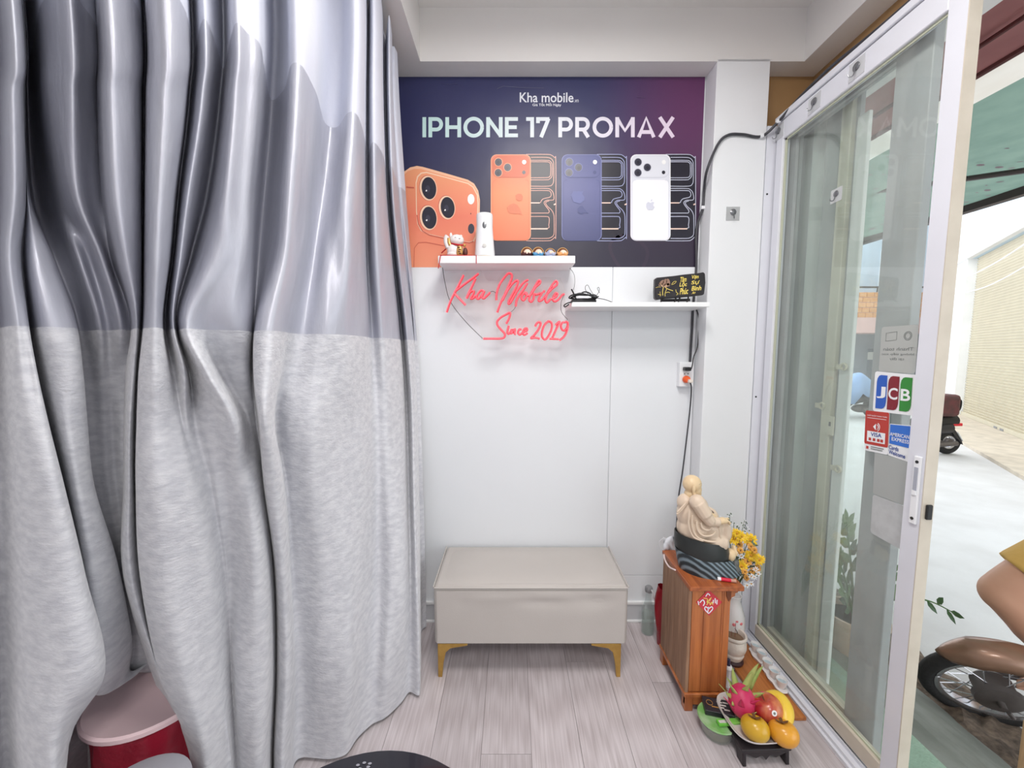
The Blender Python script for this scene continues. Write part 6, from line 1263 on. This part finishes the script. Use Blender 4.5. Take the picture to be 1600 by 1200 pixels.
for sg, hbp in ((1, HB[0]), (-1, HB[1])):
    sh_ = CH+sdv*.17*sg+Vector((0, 0, .06)); el2 = (sh_+hbp)/2+Vector((0, 0, -.08))+sdv*.06*sg
    q.tube([CH+Vector((0, 0, .05)), sh_], [.09, .06], 12); q.tube(cr([sh_, el2, hbp-fwd*.05], 5), [.052]*4+[.044]*3+[.030]*4, 12); q.ell(hbp, (.04, .035, .03), 12, 8)
    for j in range(4): q.tube(cr([hbp+sdv*(-.03+.02*j)+fwd*.02, hbp+sdv*(-.03+.02*j)+fwd*.045+Vector((0, 0, -.01)), hbp+sdv*(-.03+.02*j)+fwd*.02+Vector((0, 0, -.035))], 3), .009, 8)
    q.tube([hbp-sdv*.04*sg, hbp-sdv*.05*sg+fwd*.02+Vector((0, 0, -.03))], .010, 8)
    q.ell(HD+sdv*.078*sg+Vector((0, 0, -.01)), (.014, .02, .03), 8, 6)
q.build('body', MATS['skin'], rd, remesh=.010, smooth_it=3)
q = MB()
for h, k in ((HIP, KN), (HIP2, KN2)): q.tube([h-(k-h).normalized()*.05, h+(k-h)*.25, h+(k-h)*.80], [.135, .130, .122], 20)
q.ell(PEL, (.19, .17, .13), 20, 12); q.build('shorts', MATS['mustard'], rd, remesh=.012, smooth_it=2)
q = MB(); q.tube(cr([PEL+Vector((0, 0, .04)), PEL+Vector((0, 0, .22)), CH+Vector((0, 0, .07))], 5), [.165]*6+[.168]*4+[.09], 20)
for sg in (1, -1): q.tube([CH+Vector((0, 0, .04)), CH+sdv*.17*sg+Vector((0, 0, .06)), CH+sdv*.21*sg+fwd*.08+Vector((0, 0, -.06))], [.10, .078, .07], 14)
q.build('shirt', MATS['shirt'], rd, remesh=.012, smooth_it=2)
q = MB(); q.ell(HD+bkv*.014+Vector((0, 0, .028)), (.085, .092, .10), 20, 12); q.build('hair', MATS['hair'], rd)
q = MB()
for sg in (1, -1): q.ell(HD+fwd*.082+sdv*.03*sg+Vector((0, 0, .012)), (.009, .009, .006), 8, 6)
q.parts('eye', MATS['hair'], rd)
# parked scooter down the street (rear towards the right)
def scooter(name, X0, Y0_, R, lab, tarp=None, k=1.0):
    t = thing(name, (X0-.6, Y0_, GZ), lab, 'scooter'); Pm = lambda a, z, s_=0: Vector((X0-a*k, Y0_+s_*k, GZ+z*k))
    wheel(t, Pm(0, R/k), (0, 1, 0), R, R*.24, 10); wheel(t, Pm(1.22, R/k), (0, 1, 0), R, R*.24, 10)
    MB().tube(cr([Pm(-.02, .52), Pm(.2, .50), Pm(.5, .42), Pm(.75, .25), Pm(1.0, .35), Pm(1.08, .75)], 5), [.05*k]+[.12*k]*10+[.09*k]*15, 14).build('body', MATS['scooter_black'], t)
    MB().tube(cr([Pm(-.12, .66), Pm(.15, .66), Pm(.5, .62), Pm(.68, .60)], 5), [.07*k]+[.11*k]*14+[.08*k], 14).build('seat', MATS['rubber'], t)
    MB().box(X0-.02*k, X0+.17*k, Y0_-.09*k, Y0_+.09*k, GZ+.56*k, GZ+.62*k).build('tail_light', MATS['tail_red'], t, angle=0, bevel=.01)
    MB().poly([Pm(.05, .48, -.08), Pm(-.12, .30, -.08), Pm(-.22, .20, -.08), Pm(-.16, .34, -.08), Pm(-.03, .50, -.08)], (0, .16*k, 0)).build('rear_fender', MATS['scooter_black'], t, angle=0)
    MB().poly([Pm(-.075, .44, -.1), Pm(-.19, .27, -.1), Pm(-.19, .27, .1), Pm(-.075, .44, .1)], (.006, 0, .006)).build('number_plate', MATS['house_white'], t, angle=0)
    MB().tube(cr([Pm(1.22, R/k, .05), Pm(1.12, .5, .05), Pm(1.05, .92, 0)], 5), .03*k, 10).build('fork', MATS['engine_grey'], t); MB().tube(cr([Pm(.95, .98, -.32), Pm(1.05, .97, -.1), Pm(1.05, .97, .1), Pm(.95, .98, .32)], 5), .016*k, 8).build('handlebar', MATS['scooter_black'], t)
    MB().tube([Pm(.35, .2, -.12), Pm(-.02, .24, -.14)], .045*k, 12).build('exhaust', MATS['engine_grey'], t); MB().ell(Pm(.30, .22), (.2*k, .12*k, .10*k), 14, 10).build('engine', MATS['engine_grey'], t)
    if tarp:
        G = []
        for i in range(14):
            a = -.1+1.25*i/13; row = []
            for j in range(11): s_ = j/10*2-1; row.append(Pm(a, .98-.10*math.sin(i*.9)-abs(s_)**3*(.50+.06*math.sin(i*1.7+j)), s_*(.26+.03*math.sin(i*2+j))))
            G.append(row)
        MB().grid(G).build('blue_cover', tarp, t, angle=180, solid=.004)
    return t
c_ = atZ(1478, 709, GZ); scooter('scooter', c_.x, c_.y, .19, 'black scooter with red tail light crossing before the roller shutter', k=.80)
SCX, SCY = c_.x, c_.y
bg_ = thing('travel_bag', (SCX-.1, SCY, GZ+.6), 'dark brown bag with handles carried on the scooter seat', 'bag')
q = MB(); q.box(SCX-.40, SCX+.02, SCY-.14, SCY+.14, GZ+.60, GZ+.94); q.build('bag', mat('bag_brown', (70, 48, 50), .6, var=(9, .5), col2=(120, 54, 60)), bg_, bevel=.06, seg=3)
MB().tube(cr([(SCX+.0, SCY-.05, GZ+.86), (SCX+.09, SCY-.05, GZ+.84), (SCX+.08, SCY-.05, GZ+.70), (SCX-.02, SCY-.05, GZ+.66)], 5), .012, 8).build('handle', MATS['rubber'], bg_)
c_ = atZ(1362, 652, GZ); scooter('scooter', c_.x, c_.y, .24, 'parked motorbike under a light blue cover, seen through the glass', mat('cover_blue', (150, 180, 226), .7), k=1.0)
# ------------------------------------------------------------------ potted plant outside the glass
mat('pot_clay', (214, 184, 164), .7, var=(6, .3)); mat('leaf_green', (84, 118, 66), .4, var=(10, .3), col2=(60, 92, 50)); mat('leaf_dark', (56, 88, 52), .4); mat('soil', (84, 70, 56), .95)
pb_ = atZ(1333, 1062, -.03); PX, PY = 1.53, 1.62
pp_ = thing('potted_plant', (PX, PY, -.06), 'leafy green potted plant in pale clay pot outside the glass', 'plant')
T = Matrix.Translation((PX, PY, -.06))
MB().lathe([(0, 0), (.075, 0), (.10, .10), (.112, .17), (.120, .172), (.120, .195), (.108, .195), (.10, .15), (0, .15)], 28, T).build('pot', MATS['pot_clay'], pp_); MB().lathe([(0, .165), (.102, .165)], 20, T).build('soil', MATS['soil'], pp_)
random.seed(21)
def frond(pts, L_, n, dark=False):
    c = cr(pts, 6); st = MB().tube(c, [.006*(1-.7*i/len(c)) for i in range(len(c))], 6).build('stem', MATS['leaf_green'], pp_); m = len(c)
    for k in range(n):
        i = int(m*.30+(m*.68)*k/max(n-1, 1)); i = min(i, m-2); d_ = (c[i+1]-c[i]).normalized(); sd_ = d_.cross(Vector((.3, -.8, .5))).normalized()*(1 if k % 2 else -1); up = d_.cross(sd_)
        ld = (sd_*.85+d_*.6).normalized() if k < n-1 else d_; w_ = ld.cross(up).normalized()*L_*.22; l_ = L_*random.uniform(.8, 1.1); b_ = c[i]
        MB().grid([[b_, b_, b_], [b_+ld*l_*.3-w_, b_+ld*l_*.3-up*.004, b_+ld*l_*.3+w_], [b_+ld*l_*.65-w_*.9, b_+ld*l_*.65-up*.006, b_+ld*l_*.65+w_*.9], [b_+ld*l_]*3]).build('leaf', MATS['leaf_dark' if dark or k % 3 == 0 else 'leaf_green'], st, angle=60)
B0 = Vector((PX, PY, .10))
for tx, ty, tz, L_ in ((-.04, .03, .46, .085), (.05, .02, .34, .09), (-.09, 0, .30, .09), (.09, -.04, .26, .08), (.0, -.08, .28, .09), (-.10, -.05, .18, .08), (.12, .06, .30, .08), (.02, .10, .40, .08), (.14, -.02, .18, .07)):
    tip = Vector((PX+tx, PY+ty, .08+tz)); frond([B0, B0+(tip-B0)*.5+Vector((tx*.1, 0, .05)), tip], L_, 9)
tipF = atY(1489, 957, 1.58); midF = atY(1448, 938, 1.60); frond([B0, B0*.5+midF*.5+Vector((0, 0, .06)), midF, tipF], .055, 7, True)
# wooden stake by the doorway
p = atZ(1606, 1205, -.05); st = MB().box(p.x-.02, p.x+.02, p.y-.012, p.y+.012, -.12, p.z+.17).build('wooden_stake', mat('raw_wood', (206, 168, 128), .7, var=(6, .5), stretch=(14, 14, 1)), angle=0, bevel=.002, seg=1); tag(st, 'pale raw wooden stake standing outside at the picture edge', 'stake')
